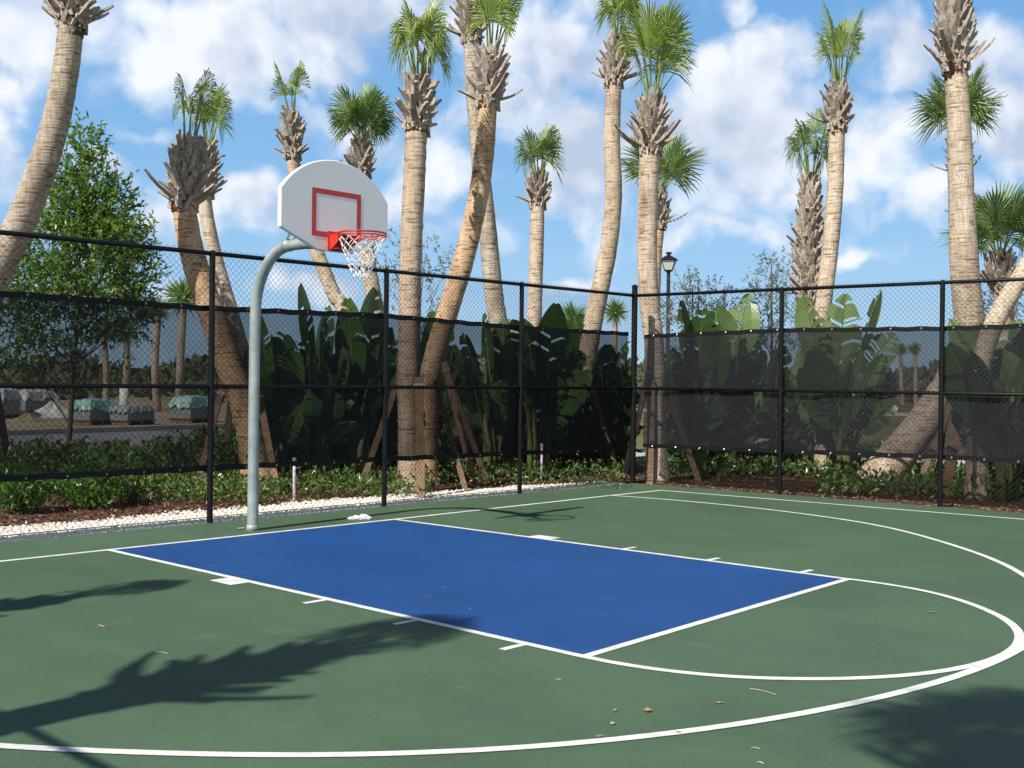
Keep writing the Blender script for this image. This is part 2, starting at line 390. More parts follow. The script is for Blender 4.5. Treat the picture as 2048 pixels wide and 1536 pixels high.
for s0_, s1_ in zip(ss_[:-1], ss_[1:]):
    q = [A0+eb*s0_+nb*.02, A0+eb*s1_+nb*.02, A0+eb*s1_+nb*(gwid(s1_)-.03), A0+eb*s0_+nb*(gwid(s0_)-.03)]
    mb.quad(*[Vector((p.x, p.y, -.02)) for p in q])
for i in range(13500):
    s = RNG.uniform(-.8, (B0-A0).length-.1); w = RNG.uniform(.02, 1)
    wid = 1.16 - .75*max(0, (s-6.5)/3.7)**1.2 + .07*math.sin(s*3.1)+.05*math.sin(s*7.7)
    dd = w*wid + (abs(RNG.normal(0, .12)) if RNG.random() < .06 else 0)
    p = A0 + eb*s + nb*(.03+dd); r = RNG.uniform(.012, .024)
    vs, fs = ROCK[int(RNG.integers(6))]
    mb.addnp(rotz(vs*r, RNG.uniform(0, 6.28))+np.array([p.x, p.y, -.022+RNG.uniform(0, .018)]), fs)
tag(mb.build('gravel', M['stone']), 'strip of white limestone gravel along the back fence', 'gravel', kind='stuff')

# bark chips on the beds
def leafcloud(mb, P, D, size, ratio=.4, fold=.25, mi=0):
    n = len(P); D = D/np.maximum(np.linalg.norm(D, axis=1, keepdims=True), 1e-6)
    U = RNG.normal(size=(n, 3)); S = np.cross(D, U); S /= np.maximum(np.linalg.norm(S, axis=1, keepdims=True), 1e-6)
    Nn = np.cross(S, D); s = size.reshape(-1, 1)
    a = P; c = P + D*s; m_ = P + D*s*.45 - Nn*s*fold*.0
    l = m_ + S*s*ratio/2 + Nn*s*fold*.3; r = m_ - S*s*ratio/2 + Nn*s*fold*.3
    V = np.stack([a, l, c, r], 1).reshape(-1, 3); i = np.arange(n)*4
    F = np.concatenate([np.stack([i, i+1, i+2], 1), np.stack([i, i+2, i+3], 1)])
    mb.addnp(V, F, mi)
mb = MB(); n = 9000
pts = []
while len(pts) < n:
    if RNG.random() < .65:
        s = RNG.uniform(-1, (B0-A0).length+1); d = 1.0 + 2.4*RNG.random()**1.4
        p = A0+eb*s+nb*d
    else:
        p = B0 + er*RNG.uniform(-2, 7) + nr*(.05+2.0*RNG.random()**1.3)
    pts.append((p.x, p.y, -.03+RNG.uniform(0, .03)))
D = RNG.normal(size=(n, 3)); D[:, 2] *= .3
leafcloud(mb, np.array(pts), D, RNG.uniform(.03, .09, n), .35)
tag(mb.build('mulch_chips', M['chip']), 'loose red brown bark mulch on the planting beds', 'mulch', kind='stuff')

# ------------------------------------------------------------------ fences
FH = 3.06; MID = 1.55
def fence(name, a, e, length, nrm, post_s, label, corner=(), skip_posts=()):
    """a = start point, e = direction along the run, nrm = side away from the court"""
    t = thing(name, a, label, 'fence', None)
    tp = Vector((0, 0, FH))
    mb = MB(); mb.tube([a+tp, a+e*length+tp], .026, 10); mb.build('top_rail', M['black'], t, True)
    mid = Vector((0, 0, MID))
    mb = MB(); mb.tube([a+mid, a+e*length+mid], .024, 8); mb.build('middle_rail', M['black'], t, True)
    w = nrm*.03
    mb = MB(); mb.tube([a+w+Vector((0, 0, .06)), a+e*length+w+Vector((0, 0, .06))], .005, 5); mb.build('bottom_wire', M['black'], t)
    proto = None
    for s in post_s:
        p = a+e*s
        mb = MB(); big = s in corner; r = .048 if big else .034; h = FH+(.13 if big else -.03)
        mb.tube([p, p+Vector((0, 0, h))], r, 12)
        o = mb.build('post', M['black'], t, False)
        if big:
            mb = MB(); mb.tube([p+Vector((0, 0, h+.001)), p+Vector((0, 0, h+.03)), p+Vector((0, 0, h+.05))], [r+.004, r+.004, r*.5], 12); mb.build('post_cap', M['black'], o)
        else:
            mb = MB(); mb.tube([p+Vector((0, 0, FH-.029)), p+Vector((0, 0, FH+.01)), p+Vector((0, 0, FH+.036))], [.038, .038, .02], 10); mb.build('post_cap', M['black'], o)
    # chain link: every wire is a zigzag spiral hooked into its neighbours
    pw = .0365; nz = int((FH+.05-.02)/pw); z0 = FH+.055-nz*pw; nw = int(length/pw)
    k = np.arange(nz+1); zz = z0+k*pw; rr = .0021
    E3 = np.array(e); N3 = np.array(nrm); A3 = np.array(a)
    V = []; F = []; off = 0
    ring = [(math.cos(q), math.sin(q)) for q in (PI/2, PI/2+2*PI/3, PI/2+4*PI/3)]
    for i in range(nw):
        xs = (i + ((k+i) % 2))*pw
        yo = .034 + .0035*np.where((k+i) % 2, 1, -1)
        cen = A3 + np.outer(xs, E3) + np.outer(yo, N3); cen[:, 2] = zz
        # cross-section spanned by the horizontal direction and the fence normal
        v = np.concatenate([(cen + E3*rr*1.35*c + N3*rr*s_)[:, None, :] for c, s_ in ring], 1).reshape(-1, 3)
        V.append(v)
        q = np.arange(nz)*3
        for j in range(3):
            j2 = (j+1) % 3
            F.append(np.stack([q+j, q+j2, q+3+j2, q+3+j], 1)+off)
        off += len(v)
    mb = MB(); mb.addnp(np.concatenate(V), np.concatenate(F))
    mb.build('chain_link_mesh', M['wire'], t)
    return t
LB = (B0-CL).length
posts_b = []
for px, py in ((422, 1046), (770, 1013), (1046, 988)): posts_b.append((G(px, py)-CL).dot(eb))
posts_b = [0.0, posts_b[0]-5.2, posts_b[0]-2.6] + posts_b + [LB]
fence('chain_link_fence', CL, eb, LB, nb, posts_b, 'black chain link fence behind the basketball goal, along the gravel strip', corner=(0.0, LB))
posts_r = [(G(1556, 989)-B0).dot(er), (G(1880, 1013)-B0).dot(er)]; posts_r += [posts_r[1]+2.5, posts_r[1]+5, posts_r[1]+7.5]
fence('chain_link_fence', B0, er, 11.0, nr, posts_r, 'black chain link fence along the right sideline, lit by the sun')
eL = -nb
fence('chain_link_fence', CL, eL, 12.5, -eb, [2.5, 5, 7.5, 10, 12.5], 'black chain link fence whose rail throws a thin shadow at lower left')

# windscreens: knitted black fabric tied to the outside of the fence
def windscreen(a, e, nrm, s0, s1, ztop, zbot, label):
    t = thing('windscreen', a+e*s0, label, 'windscreen', 'black windscreens tied to the fence')
    nx = int((s1-s0)/.085); nz = 14
    off = .046
    grom = np.arange(s0+.18, s1, .43)
    def P(s, v):
        z = ztop(s)*(1-v)+zbot(s)*v
        ph = 2*PI*(s-s0-.18)/.43
        sag = -.006*(1-math.cos(ph))*(1-v)**3 + .005*(1-math.cos(ph))*v**3
        rip = .02*math.sin(s*2.1+v*3)+.02*math.sin(s*5.3-v*4+1)*v+.009*math.sin(s*9.7+v*7)+.005*math.sin(s*17+v*11)
        p = a+e*s+nrm*(off+.03+rip*math.sin(PI*min(max(v, .0), 1))); p.z = z+sag; return p
    mb = MB(); vs = [P(s0+(s1-s0)*i/nx, j/nz) for i in range(nx+1) for j in range(nz+1)]
    fs = [(i*(nz+1)+j, (i+1)*(nz+1)+j, (i+1)*(nz+1)+j+1, i*(nz+1)+j+1) for i in range(nx) for j in range(nz)]
    mb.add(vs, fs); mb.build('fabric', M['screen'], t, True)
    for v, nm in ((0, 'top_hem'), (1, 'bottom_hem')):
        mb = MB(); pp = [P(s0+(s1-s0)*i/nx, v) for i in range(nx+1)]
        h = Vector((0, 0, .032)); dn = nrm*-.006
        up = [p+h+dn for p in pp]; lo = [p-h+dn for p in pp]
        n = len(pp); mb.add(up+lo+[p-dn*2 for p in up]+[p-dn*2 for p in lo],
            [(i, i+1, n+i+1, n+i) for i in range(n-1)]+[(2*n+i+1, 2*n+i, 3*n+i, 3*n+i+1) for i in range(n-1)]+[(i+1, i, 2*n+i, 2*n+i+1) for i in range(n-1)])
        mb.build(nm, M['black'], t)
        gp = None
        for g in grom:
            p = P(g, v) - nrm*.014
            if gp is None:
                mb = MB(); ri = [p+(e*math.cos(q)+Vector((0, 0, 1))*math.sin(q))*.010 for q in np.linspace(0, 2*PI, 11)]
                mb.tube(ri, .0045, 6, False); gp = mb.build('grommet', M['brass'], t); p_first = p.copy()
            else:
                o = gp.copy(); C.objects.link(o); o.parent = t; o.location = gp.location + (p-p_first)
    return t
def lin(xs, ys): return lambda s: float(np.interp(s, xs, ys))
sb = [(G(x, 1000)-CL).dot(eb) for x in (0,)]
def s_of(px, py): # along-run coordinate on the back fence of a pixel column (through plane)
    r = ray(px, py); n_ = np.array(nb); t_ = float((np.array(CL)-CAM)@n_/(r@n_)); return (Vector(CAM+r*t_)-CL).dot(eb)
def s_of_r(px, py):
    r = ray(px, py); n_ = np.array(nr); t_ = float((np.array(B0)-CAM)@n_/(r@n_)); return (Vector(CAM+r*t_)-B0).dot(er)
sx = [s_of(p, 620) for p in (0, 428, 775, 1049, 1255)]
windscreen(CL, eb, nb, .15, LB-.06, lin(sx, [2.47, 2.445, 2.485, 2.435, 2.44]), lin(sx, [.615, .61, .60, .58, .55]), 'black mesh windscreen on the back fence, behind the goal pole')
sx = [s_of_r(p, 660) for p in (1284, 1563, 1887, 2048)]
windscreen(B0, er, nr, s_of_r(1284, 660), 10.5, lin(sx, [2.40, 2.46, 2.44, 2.455]), lin(sx, [.61, .635, .67, .665]), 'greyish black mesh windscreen on the right fence, facing the sun')
# small grey tag on the right fence
p = W(1303, 885, 18.55); 
mb = MB(); mb.box(p, .09, .012, .055, Matrix.Rotation(math.atan2(er.y, er.x), 3, 'Z')); 
for dz in (-1, 1):
    mb.box(p+Vector((0, 0, dz*.012))-nr*.0085, .06, .004, .008, Matrix.Rotation(math.atan2(er.y, er.x), 3, 'Z'))
tag(mb.build('fence_tag', M['label']), 'small grey metal tag on the right fence near the corner post', 'tag')

# ------------------------------------------------------------------ basketball goal
GX = .055
goal = thing('basketball_goal', (GX, .275, 0), 'basketball goal with galvanised gooseneck pole and white fan backboard', 'basketball goal')
pole = smooth_path([(GX, .275, -.02), (GX, .275, .8), (GX, .275, 1.6), (GX, .268, 2.28), (GX, .225, 2.60), (GX, .066, 2.864), (GX, -.18, 3.022), (GX, -.54, 3.051), (GX, -.98, 3.02)], 8)
mb = MB(); mb.tube(pole, .0585, 28); po = mb.build('pole', M['galv'], goal, True)
mb = MB(); mb.tube([(GX, .275, -.01), (GX, .275, .045), (GX, .275, .06)], [.072, .07, .06], 24); mb.build('base_collar', M['galv'], goal, True)
BY = -1.10; BT = .045
def outline(inset=0.0):
    hwid = .685-inset; zb = 2.93+inset; z1 = 3.115+inset*.5; z2 = 3.49-inset*.3; zt = 3.845-inset
    pts = [(-.23+inset*.4, zb), (.23-inset*.4, zb), (hwid, z1), (hwid, z2)]
    c = zt-z2; Rr = (hwid**2+c**2)/(2*c); cz = zt-Rr; a0 = math.atan2(z2-cz, hwid); a1 = PI-a0
    for a in np.linspace(a0, a1, 33)[1:-1]: pts.append((Rr*math.cos(a), cz+Rr*math.sin(a)))
    pts += [(-hwid, z2), (-hwid, z1)]; return pts
mb = MB(); o1 = outline(0); o2 = outline(.008); n = len(o1)
F_ = [(GX+x, BY+.008, z) for x, z in o1]; F2 = [(GX+x, BY, z) for x, z in o2]; Bk = [(GX+x, BY+BT, z) for x, z in o1]
mb.add(F2+F_+Bk, [tuple(range(n))]+[tuple(reversed(range(2*n, 3*n)))]+[(i, n+i, n+(i+1) % n, (i+1) % n) for i in range(n)]+[(n+i, 2*n+i, 2*n+(i+1) % n, n+(i+1) % n) for i in range(n)])
bd = mb.build('backboard', M['board'], goal)
mb = MB(); y = BY-.003; x0, x1, z0, z1, b = GX-.312, GX+.312, 3.065, 3.54, .052
for (xa, xb, za, zb) in ((x0, x1, z1-b, z1), (x0, x1, z0, z0+b), (x0, x0+b, z0+b, z1-b), (x1-b, x1, z0+b, z1-b)):
    mb.quad((xa, y, za), (xb, y, za), (xb, y, zb), (xa, y, zb))
mb.build('target_square', M['redline'], bd)
RZ = 3.083; RC = Vector((GX, BY-.165-.2286, RZ))
mb = MB()
ri = [RC+Vector((math.cos(a), math.sin(a), 0))*.2355 for a in np.linspace(0, 2*PI, 49)]
mb.tube(ri, .0095, 8, False)
ri = [RC+Vector((math.cos(a)*.232, math.sin(a)*.232, -.026)) for a in np.linspace(0, 2*PI, 49)]
mb.tube(ri, .007, 6, False)
rim = mb.build('rim', M['red'], goal, True)
mb = MB(); mb.box((GX, BY-.0075, 3.03), .225, .009, .195)
for x in (-.07, -.02, .02, .07):
    for z in (2.965, 3.0, 3.06, 3.095): mb.tube([(GX+x, BY-.0125, z), (GX+x, BY-.022, z)], .008, 6)
mb.build('mounting_plate', M['red'], rim)
for s in (-1, 1):
    mb = MB(); xx = GX+s*.095
    mb.prism([(xx, BY-.013, 2.945), (xx, BY-.04, 2.94), (xx*1.0+s*.03, BY-.235, RZ-.03), (xx+s*.03, BY-.235, RZ+.004), (xx, BY-.013, RZ+.012)], (s*.005, 0, 0))
    mb.build('gusset', M['red'], rim)
mb = MB(); mb.box((GX, BY-.09, RZ+.004), .2, .15, .006); mb.box((GX, BY-.08, 2.95), .19, .13, .006); mb.build('bracket_web', M['red'], rim)
mb = MB()
for i in range(12):
    a = 2*PI*(i+.5)/12; d = Vector((math.cos(a), math.sin(a), 0)); p = RC+d*.222+Vector((0, 0, -.024))
    hk = [p+d*.004, p+Vector((0, 0, -.014))-d*.006, p+Vector((0, 0, -.022))-d*.014, p+Vector((0, 0, -.014))-d*.02]
    mb.tube(hk, .004, 5)
mb.build('net_hooks', M['red'], rim, True)
# net
mb = MB(); NL = 7; NN = 12
def NP(j, i):
    t = j/NL; r = .222*(1-t)**1.1+.088*(1-(1-t)**1.1); a = 2*PI*(i+.5+j*.5)/NN
    rng = random.Random(j*131+(i % NN)*17)
    sway = Vector((-.012, .0, 0))*math.sin(t*PI)
    return RC+Vector((math.cos(a)*r, math.sin(a)*r, -.035-.35*t**.92)) + sway + Vector((rng.uniform(-1, 1), rng.uniform(-1, 1), rng.uniform(-1, 1)))*.011*(.3+t)
for j in range(NL):
    for i in range(NN):
        for k in (0, -1):
            a, b = NP(j, i), NP(j+1, i+k); m_ = (a+b)/2+Vector((0, 0, -.006))
            mb.tube([a, m_, b], .0034 if j else .004, 5)
for i in range(NN):
    a, b = NP(NL, i), NP(NL, i+1); m_ = (a+b)/2+Vector((0, 0, -.05)); mb.tube([a, (a+m_)/2+Vector((0, 0, -.012)), m_, (b+m_)/2+Vector((0, 0, -.012)), b], .0034, 5)
mb.build('net', M['net'], goal, True)
# bracket between arm and board
mb = MB(); mb.box((GX, BY+BT+.012, 3.06), .26, .022, .2); mb.tube([(GX, BY+BT+.02, 3.02), (GX, -.9, 3.02)], .062, 16); mb.build('board_mount', M['galv'], goal)
mb = MB(); cl = Vector((GX, -.30, 3.047))
mb.tube([cl+Vector((0, .035, .003)), cl-Vector((0, .035, -.003))], .066, 20, True)
mb.build('pole_clamp', M['galv'], goal, True)
for s in (-1, 1):
    mb = MB(); mb.tube([cl+Vector((s*.02, 0, .06)), (GX+s*.3, BY+BT+.03, 3.46), (GX+s*.3, BY+BT+.002, 3.47)], .012, 8); mb.build('brace_rod', M['galv'], goal)

# ------------------------------------------------------------------ palms
def ortho(t):
    r = Vector((0, 0, 1)) if abs(t.z) < .9 else Vector((1, 0, 0))
    u = (r-t*r.dot(t)).normalized(); return u, t.cross(u)
def add_boot(mb, P, ax, out, side, ln, w, ang, curl, th=.022):
    """split leaf base: two straps that meet and run on as one cut stub"""
    d0 = (ax*math.cos(ang)+out*math.sin(ang)).normalized()
    def section(c, d, wd, t):
        nn = side.cross(d).normalized()
        return [c+side*wd/2-nn*t/2, c+side*wd/2+nn*t/2, c-side*wd/2+nn*t*.9, c-side*wd/2-nn*t*.9]
    secs = []
    c = P.copy(); d = d0.copy()
    K = 4
    for k in range(K+1):
        f = k/K; secs.append(section(c, d, w*(1-.55*f), th*(1.3-.6*f)))
        d = (d*math.cos(curl/K)+side.cross(d)*math.sin(curl/K)).normalized() if True else d
        c = c+d*ln/K
    vs = [p for s in secs for p in s]; fs = [(0, 1, 2, 3), (K*4+3, K*4+2, K*4+1, K*4)]
    for k in range(K):
        for j in range(4):
            j2 = (j+1) % 4; fs.append((k*4+j, (k+1)*4+j, (k+1)*4+j2, k*4+j2))
    mb.add(vs, fs)
    for s in (-1, 1):                     # the two legs of the split base
        b0 = P+side*s*w*1.0-ax*w*1.5-out*.01; b1 = P+side*s*w*.18+ax*w*.5+d0*w*.2
        n_ = out*th*.5; q = side*w*.24
        mb.add([b0-q-n_, b0+q-n_, b0+q+n_, b0-q+n_, b1-q-n_, b1+q-n_, b1+q+n_, b1-q+n_],
               [(0, 1, 2, 3), (7, 6, 5, 4), (0, 4, 5, 1), (1, 5, 6, 2), (2, 6, 7, 3), (3, 7, 4, 0)])
def make_frond(base, d, out, plen, fr, rg, nseg=34, spread=1.75, droop=.25, cut=None, lift=.0):
    """petiole and costapalmate fan; returns leaf mesh builder"""
    mb = MB()
    side = d.cross(out).normalized(); out = side.cross(d).normalized()
    # petiole
    n = 7; P = []; dd = d.copy(); p = base.copy()
    for k in range(n):
        P.append(p.copy()); p = p+dd*plen/(n-1); dd = (dd+out*.012+Vector((0, 0, -.004))).normalized()
    H = P[-1]
    mb.tube(P, list(np.linspace(.02, .011, n)), 5, False, mi=1)
    costa = fr*.33
    a = dd
    for k in range(nseg):
        u = -1+2*k/(nseg-1); ang = u*spread
        dirv = (a*math.cos(ang)+side*math.sin(ang)).normalized()
        st = H + a*costa*(1-abs(u))**1.2*.7 + out*lift*(1-abs(u))
        ln = fr*(1-.28*abs(u)**1.5)*rg.uniform(.9, 1.06) - costa*(1-abs(u))**1.2*.5
        if cut is not None: ln = min(ln, cut*rg.uniform(.93, 1.04))
        wv = (dirv.cross(out)).normalized()
        fold = out*(.35 if k % 2 else .28)
        secs = []
        S = (0.0, .3, .6, .85, 1.0)
        for s in S:
            c = st+dirv*ln*s + out*(.10*ln*s*s*math.cos(ang*.7)+rg.uniform(-.01, .01)) + Vector((0, 0, -1))*(droop*ln*(s**2.4)*(.35+.65*abs(u)+rg.uniform(0, .35)))
            arc = 2*spread/nseg*1.12; wd = {0.0: .01, .3: .3*ln*arc, .6: min(.6*ln*arc*.9, .044), .85: .024, 1.0: .003 if cut is None else .03}[s]
            secs.append((c-wv*wd/2, c+out*wd*.32, c+wv*wd/2))
        vs = [q for s in secs for q in s]; fs = []
        for i in range(len(S)-1):
            fs += [(i*3, i*3+1, i*3+4, i*3+3), (i*3+1, i*3+2, i*3+5, i*3+4)]
        mb.add(vs, fs)
    return mb
PALM_I = [0]
def palm(label, pts, d, r_top, r_base, fr=dict(), tm='trunkA', world=False, flare=1.35, boots=None, group='palm trees behind the court', leafm='frond', dead=2, boot_r=1.0, limp=None):
    """pts: head, boots' foot, trunk ... base as photo pixels (or world points)"""
    PALM_I[0] += 1; rg = random.Random(100+PALM_I[0])
    if world: P = [Vector(p) for p in pts]
    else:
        dl = d if hasattr(d, '__len__') else [d]*len(pts)
        P = [W(x, y, dd) for (x, y), dd in zip(pts[:-1], dl[:-1])] + [base_at(pts[-1][0], dl[-1], -.04)]
    head, foot = P[0], P[1]; base = P[-1]
    t = thing('palm_tree', base, label, 'palm tree', group)
    path = smooth_path(P[1:], 10)
    # resample the trunk evenly and give it ring scars
    seg = []; 
    for a, b in zip(path[:-1], path[1:]):
        m_ = max(1, int((b-a).length/.06)); seg += [a+(b-a)*k/m_ for k in range(m_)]
    seg.append(path[-1]); n = len(seg); rad = []
    for i in range(n):
        f = i/(n-1); r = r_top+(r_base-r_top)*f**1.1; h = seg[i].z-base.z
        r *= 1+(flare-1)*math.exp(-h/.28); r *= 1+rg.uniform(-.022, .022)+.012*math.sin(i*2.2); rad.append(r)
    mb = MB(); mb.tube(seg, rad, 16); mb.build('trunk', M[tm], t, True)
    # head: fibre core and boots
    ax = (head-foot).normalized(); hl = (head-foot).length; u, w = ortho(ax)
    core = [foot+ax*hl*k/6 for k in range(-1, 7)]
    mb = MB(); mb.tube(core, [r_top*x for x in (1.0, 1.02, 1.1, 1.12, 1.08, .98, .8, .5)], 12); mb.build('fibre_core', M['fibre'], t, True)
    nbt = boots or max(26, int(hl/.55*32)); mb = MB()
    for k in range(nbt):
        f = (k+.5)/nbt; a = k*2.39996+rg.uniform(-.15, .15); o = u*math.cos(a)+w*math.sin(a); s = ax.cross(o)
        P_ = foot+ax*hl*f*.93+o*r_top*(1.04-.35*f**3)
        ln = rg.uniform(.17, .3)*(.75+.4*math.sin(PI*min(1, f+.15)))*boot_r; ang = rg.uniform(.6, 1.0)*(1-.4*f); curl = rg.uniform(-.3, .55)
        if f < .08: ang = rg.uniform(.9, 1.2); ln *= 1.2
        add_boot(mb, P_, ax, o, s, ln, rg.uniform(.085, .125)*(boot_r*.3+.7), ang, -curl, .03)
    for k in range(dead):                 # a few long old leaf bases that bend out and down
        a = rg.uniform(0, 6.28); o = u*math.cos(a)+w*math.sin(a); s = ax.cross(o)
        add_boot(mb, foot+o*r_top*.95+ax*.05, ax, o, s, rg.uniform(.42, .6)*boot_r, .1, rg.uniform(1.2, 1.5), -rg.uniform(.3, .75))
    mb.build('leaf_bases', M['boot'], t)
    nf = fr.get('n', 8); fh = fr.get('h', 1.2); 
    for k in range(nf):
        f = k/max(1, nf-1); a = k*2.39996+rg.uniform(-.3, .3)+fr.get('rot', 0)
        o = (u*math.cos(a)+w*math.sin(a)); tilt = fr.get('t0', .06)+(fr.get('t1', .4)-fr.get('t0', .06))*f**.8
        dvec = (ax*math.cos(tilt)+o*math.sin(tilt)); dvec = (dvec+Vector((0, 0, .25))).normalized()
        pl = fh*rg.uniform(.5, .72)*(1-.35*f); rr = fr.get('r', .62)*rg.uniform(.85, 1.1)
        b = make_frond(head-ax*.08+o*r_top*.45, dvec, o, pl, rr, rg, nseg=fr.get('seg', 34), spread=fr.get('sp', 1.7)*rg.uniform(.85, 1.1), droop=fr.get('dr', .35)*(.5+f), cut=(fr.get('cut') if k < 4 else None))
        b.build('frond', [M[leafm], M['petiole']], t)
    if limp:
        for k in range(limp):
            a = rg.uniform(0, 6.28); o = u*math.cos(a)+w*math.sin(a)
            mb = MB(); p0 = head+o*r_top*.5; dv = (ax+o*.7).normalized(); L_ = rg.uniform(.9, 1.3)
            mb.tube([p0, p0+dv*L_*.5, p0+dv*L_+o*.1], [.014, .01, .004], 5); mb.build('bare_stalk', M['petiole'], t)
    return t
tall = dict(n=8, h=1.25, r=.62, t1=.35)
palm('tall palm at far left leaning right, its crown above the picture', [(150, -150), (143, 42), (133, 130), (110, 250), (72, 370), (25, 480), (-15, 560), (-60, 680), (-95, 800), (-115, 900)], 15.2, .16, .25, dict(n=7, h=1.2, r=.6), 'trunkB', dead=4)
palm('palm with wide boot jacket and yellowed tied fronds, leaning left beside the leafy tree', [(380, 275), (368, 405), (372, 440), (383, 500), (400, 560), (428, 640), (462, 740), (495, 830), (520, 900)], 17, .17, .23, dict(n=6, h=1.15, r=.42, t1=.16, dr=.75, cut=.4, sp=1.2), 'trunkC', boot_r=1.12, dead=3)
palm('thinner leaning palm just behind the wide jacketed palm', [(417, 285), (410, 385), (413, 430), (432, 520), (455, 600), (478, 680), (510, 790), (530, 900)], 24, .145, .18, dict(n=7, h=1.3, r=.62, t1=.22, dr=.7, sp=1.5), 'trunkA')
palm('palm with sparse flat-cut fronds, left of the backboard', [(583, 222), (585, 308), (592, 360), (612, 440), (640, 520), (668, 590), (690, 640), (735, 800)], 24, .14, .17, dict(n=5, h=1.1, r=.6, t1=.42, cut=.42, dr=.45, sp=1.1), 'trunkA')
palm('palm with round full crown rising above the backboard', [(722, 278), (724, 345), (727, 420), (735, 520), (745, 580), (752, 650), (760, 800)], 23, .15, .18, dict(n=14, h=.95, r=.74, t0=.05, t1=.85, dr=.45), 'trunkA', leafm='frondD')
palm('thick straight palm in front of the others, right of the backboard', [(838, 152), (833, 250), (829, 350), (823, 470), (820, 600), (818, 750), (822, 900)], 16.7, .158, .175, dict(n=11, h=1.3, r=.56, t1=.34, dr=.9), 'trunkA', dead=1)
palm('tall grey palm behind the leaning one, crown cut by the picture top', [(938, -25), (943, 75), (950, 200), (962, 340), (976, 470), (988, 590), (1000, 680), (1020, 900)], 21, .155, .185, dict(n=7, h=1.2, r=.6), 'trunkB', dead=3)
palm('orange brown palm leaning right, crossing in front of a grey palm', [(985, 95), (975, 203), (970, 290), (957, 390), (930, 510), (900, 610), (873, 700), (858, 780), (850, 900)], 18.3, .155, .185, dict(n=6, h=1.2, r=.6, t1=.3), 'trunkC', dead=3, limp=1)
palm('short slender palm with dense round fan, middle of the back fence', [(1077, 348), (1075, 405), (1073, 500), (1070, 600), (1068, 700), (1068, 900)], 25, .155, .17, dict(n=8, h=1.0, r=.68, t1=.42, dr=.55, cut=.6), 'trunkA', leafm='frondD')
palm('slender crooked palm left of the corner post', [(1236, 70), (1228, 160), (1224, 280), (1227, 390), (1218, 490), (1198, 590), (1182, 670), (1165, 780), (1145, 870), (1138, 900)], 22.3, .153, .205, dict(n=8, h=1.2, r=.62, t1=.34, dr=.7), 'trunkA', flare=1.7, dead=3)
palm('thick palm with large spreading fan right at the fence corner', [(1305, 195), (1300, 298), (1296, 400), (1294, 500), (1298, 600), (1308, 690), (1313, 800), (1314, 900)], 19.2, .172, .165, dict(n=9, h=1.45, r=.95, t0=.03, t1=.36, dr=.42, sp=1.35), 'trunkA', limp=2, boot_r=1.15, dead=3)
palm('palm half hidden behind the thick corner palm', [(1318, 378), (1317, 450), (1311, 520), (1308, 600), (1305, 700), (1308, 900)], 26, .14, .15, dict(n=9, h=1.0, r=1.0, t0=.2, t1=.95, dr=.3), 'trunkC', leafm='frondD')
palm('palm with boots covering its upper trunk, right of the silvery trees', [(1622, 345), (1615, 590), (1617, 640), (1622, 700), (1640, 900)], 21.5, .17, .18, dict(n=8, h=1.2, r=.6, t0=.04, t1=.4, dr=.85, cut=.5), 'trunkA', leafm='frondD', dead=0)
palm('pale slender palm with tall upright fan, beside the booted palm', [(1678, 168), (1674, 250), (1670, 380), (1660, 500), (1648, 600), (1640, 700), (1650, 900)], 20.6, .142, .16, dict(n=7, h=1.3, r=.74, t1=.22, dr=.5, sp=1.15), 'trunkA', limp=1)
palm('tallest curved palm with heavy leaning base behind the right fence', [(1905, -60), (1910, 130), (1918, 250), (1923, 400), (1930, 550), (1938, 650), (1922, 720), (1880, 800), (1820, 880), (1745, 960)], [17.8, 17.8, 17.8, 17.9, 18, 18.2, 18.5, 18.8, 19, 19.2], .165, .31, dict(n=7, h=1.2, r=.6), 'trunkA', boot_r=1.2, dead=3, flare=1.1)
palm('palm mostly hidden behind the tallest curved palm', [(1915, 262), (1920, 345), (1923, 450), (1930, 600), (1935, 900)], 27, .17, .17, dict(n=11, h=1.1, r=1.05, t0=.1, t1=.85, dr=.4), 'trunkA', leafm='frondD')
palm('palm leaning out of the picture at the right edge', [(2190, 330), (2110, 450), (2048, 545), (1992, 640), (1965, 720), (1955, 820), (1955, 900)], 17, .135, .15, dict(n=7, h=1.2, r=.6), 'trunkA')
palm('low dark palm with broad fans at the right edge', [(1998, 505), (2003, 570), (2010, 640), (2005, 720), (2000, 900)], 22, .17, .18, dict(n=12, h=1.1, r=.95, t0=.1, t1=.95, dr=.35), 'trunkC', leafm='frondD')
# three palms left of the court; the picture shows their shadows on the paint
palm('palm outside the left fence, throwing the big jagged shadow across the court', [(-9.65, -5.15, 6.35), (-9.68, -5.1, 5.15), (-9.7, -5.06, 4.0), (-9.8, -5.05, 2), (-10.1, -5.1, -.04)], 0, .18, .21, dict(n=9, h=1.0, r=.52, t1=.3, dr=.55), world=True, dead=4, boot_r=1.25)
palm('palm outside the left fence, throwing the slim upper shadow', [(-9.2, -2.42, 5.5), (-9.22, -2.36, 4.9), (-9.25, -2.3, 4), (-9.4, -2.3, 2), (-9.6, -2.3, -.04)], 0, .13, .16, dict(n=10, h=1.0, r=.42, t1=.16, dr=.6, sp=1.0), world=True, boot_r=.8, dead=1)
palm('palm outside the left fence, throwing the round shadow at lower right', [(-9.25, -8.93, 6.95), (-9.25, -8.93, 6.3), (-9.25, -8.9, 4), (-9.4, -8.72, 2), (-9.6, -8.72, -.04)], 0, .16, .19, dict(n=22, h=.62, r=.56, t0=.1, t1=1.5, dr=.5), world=True)

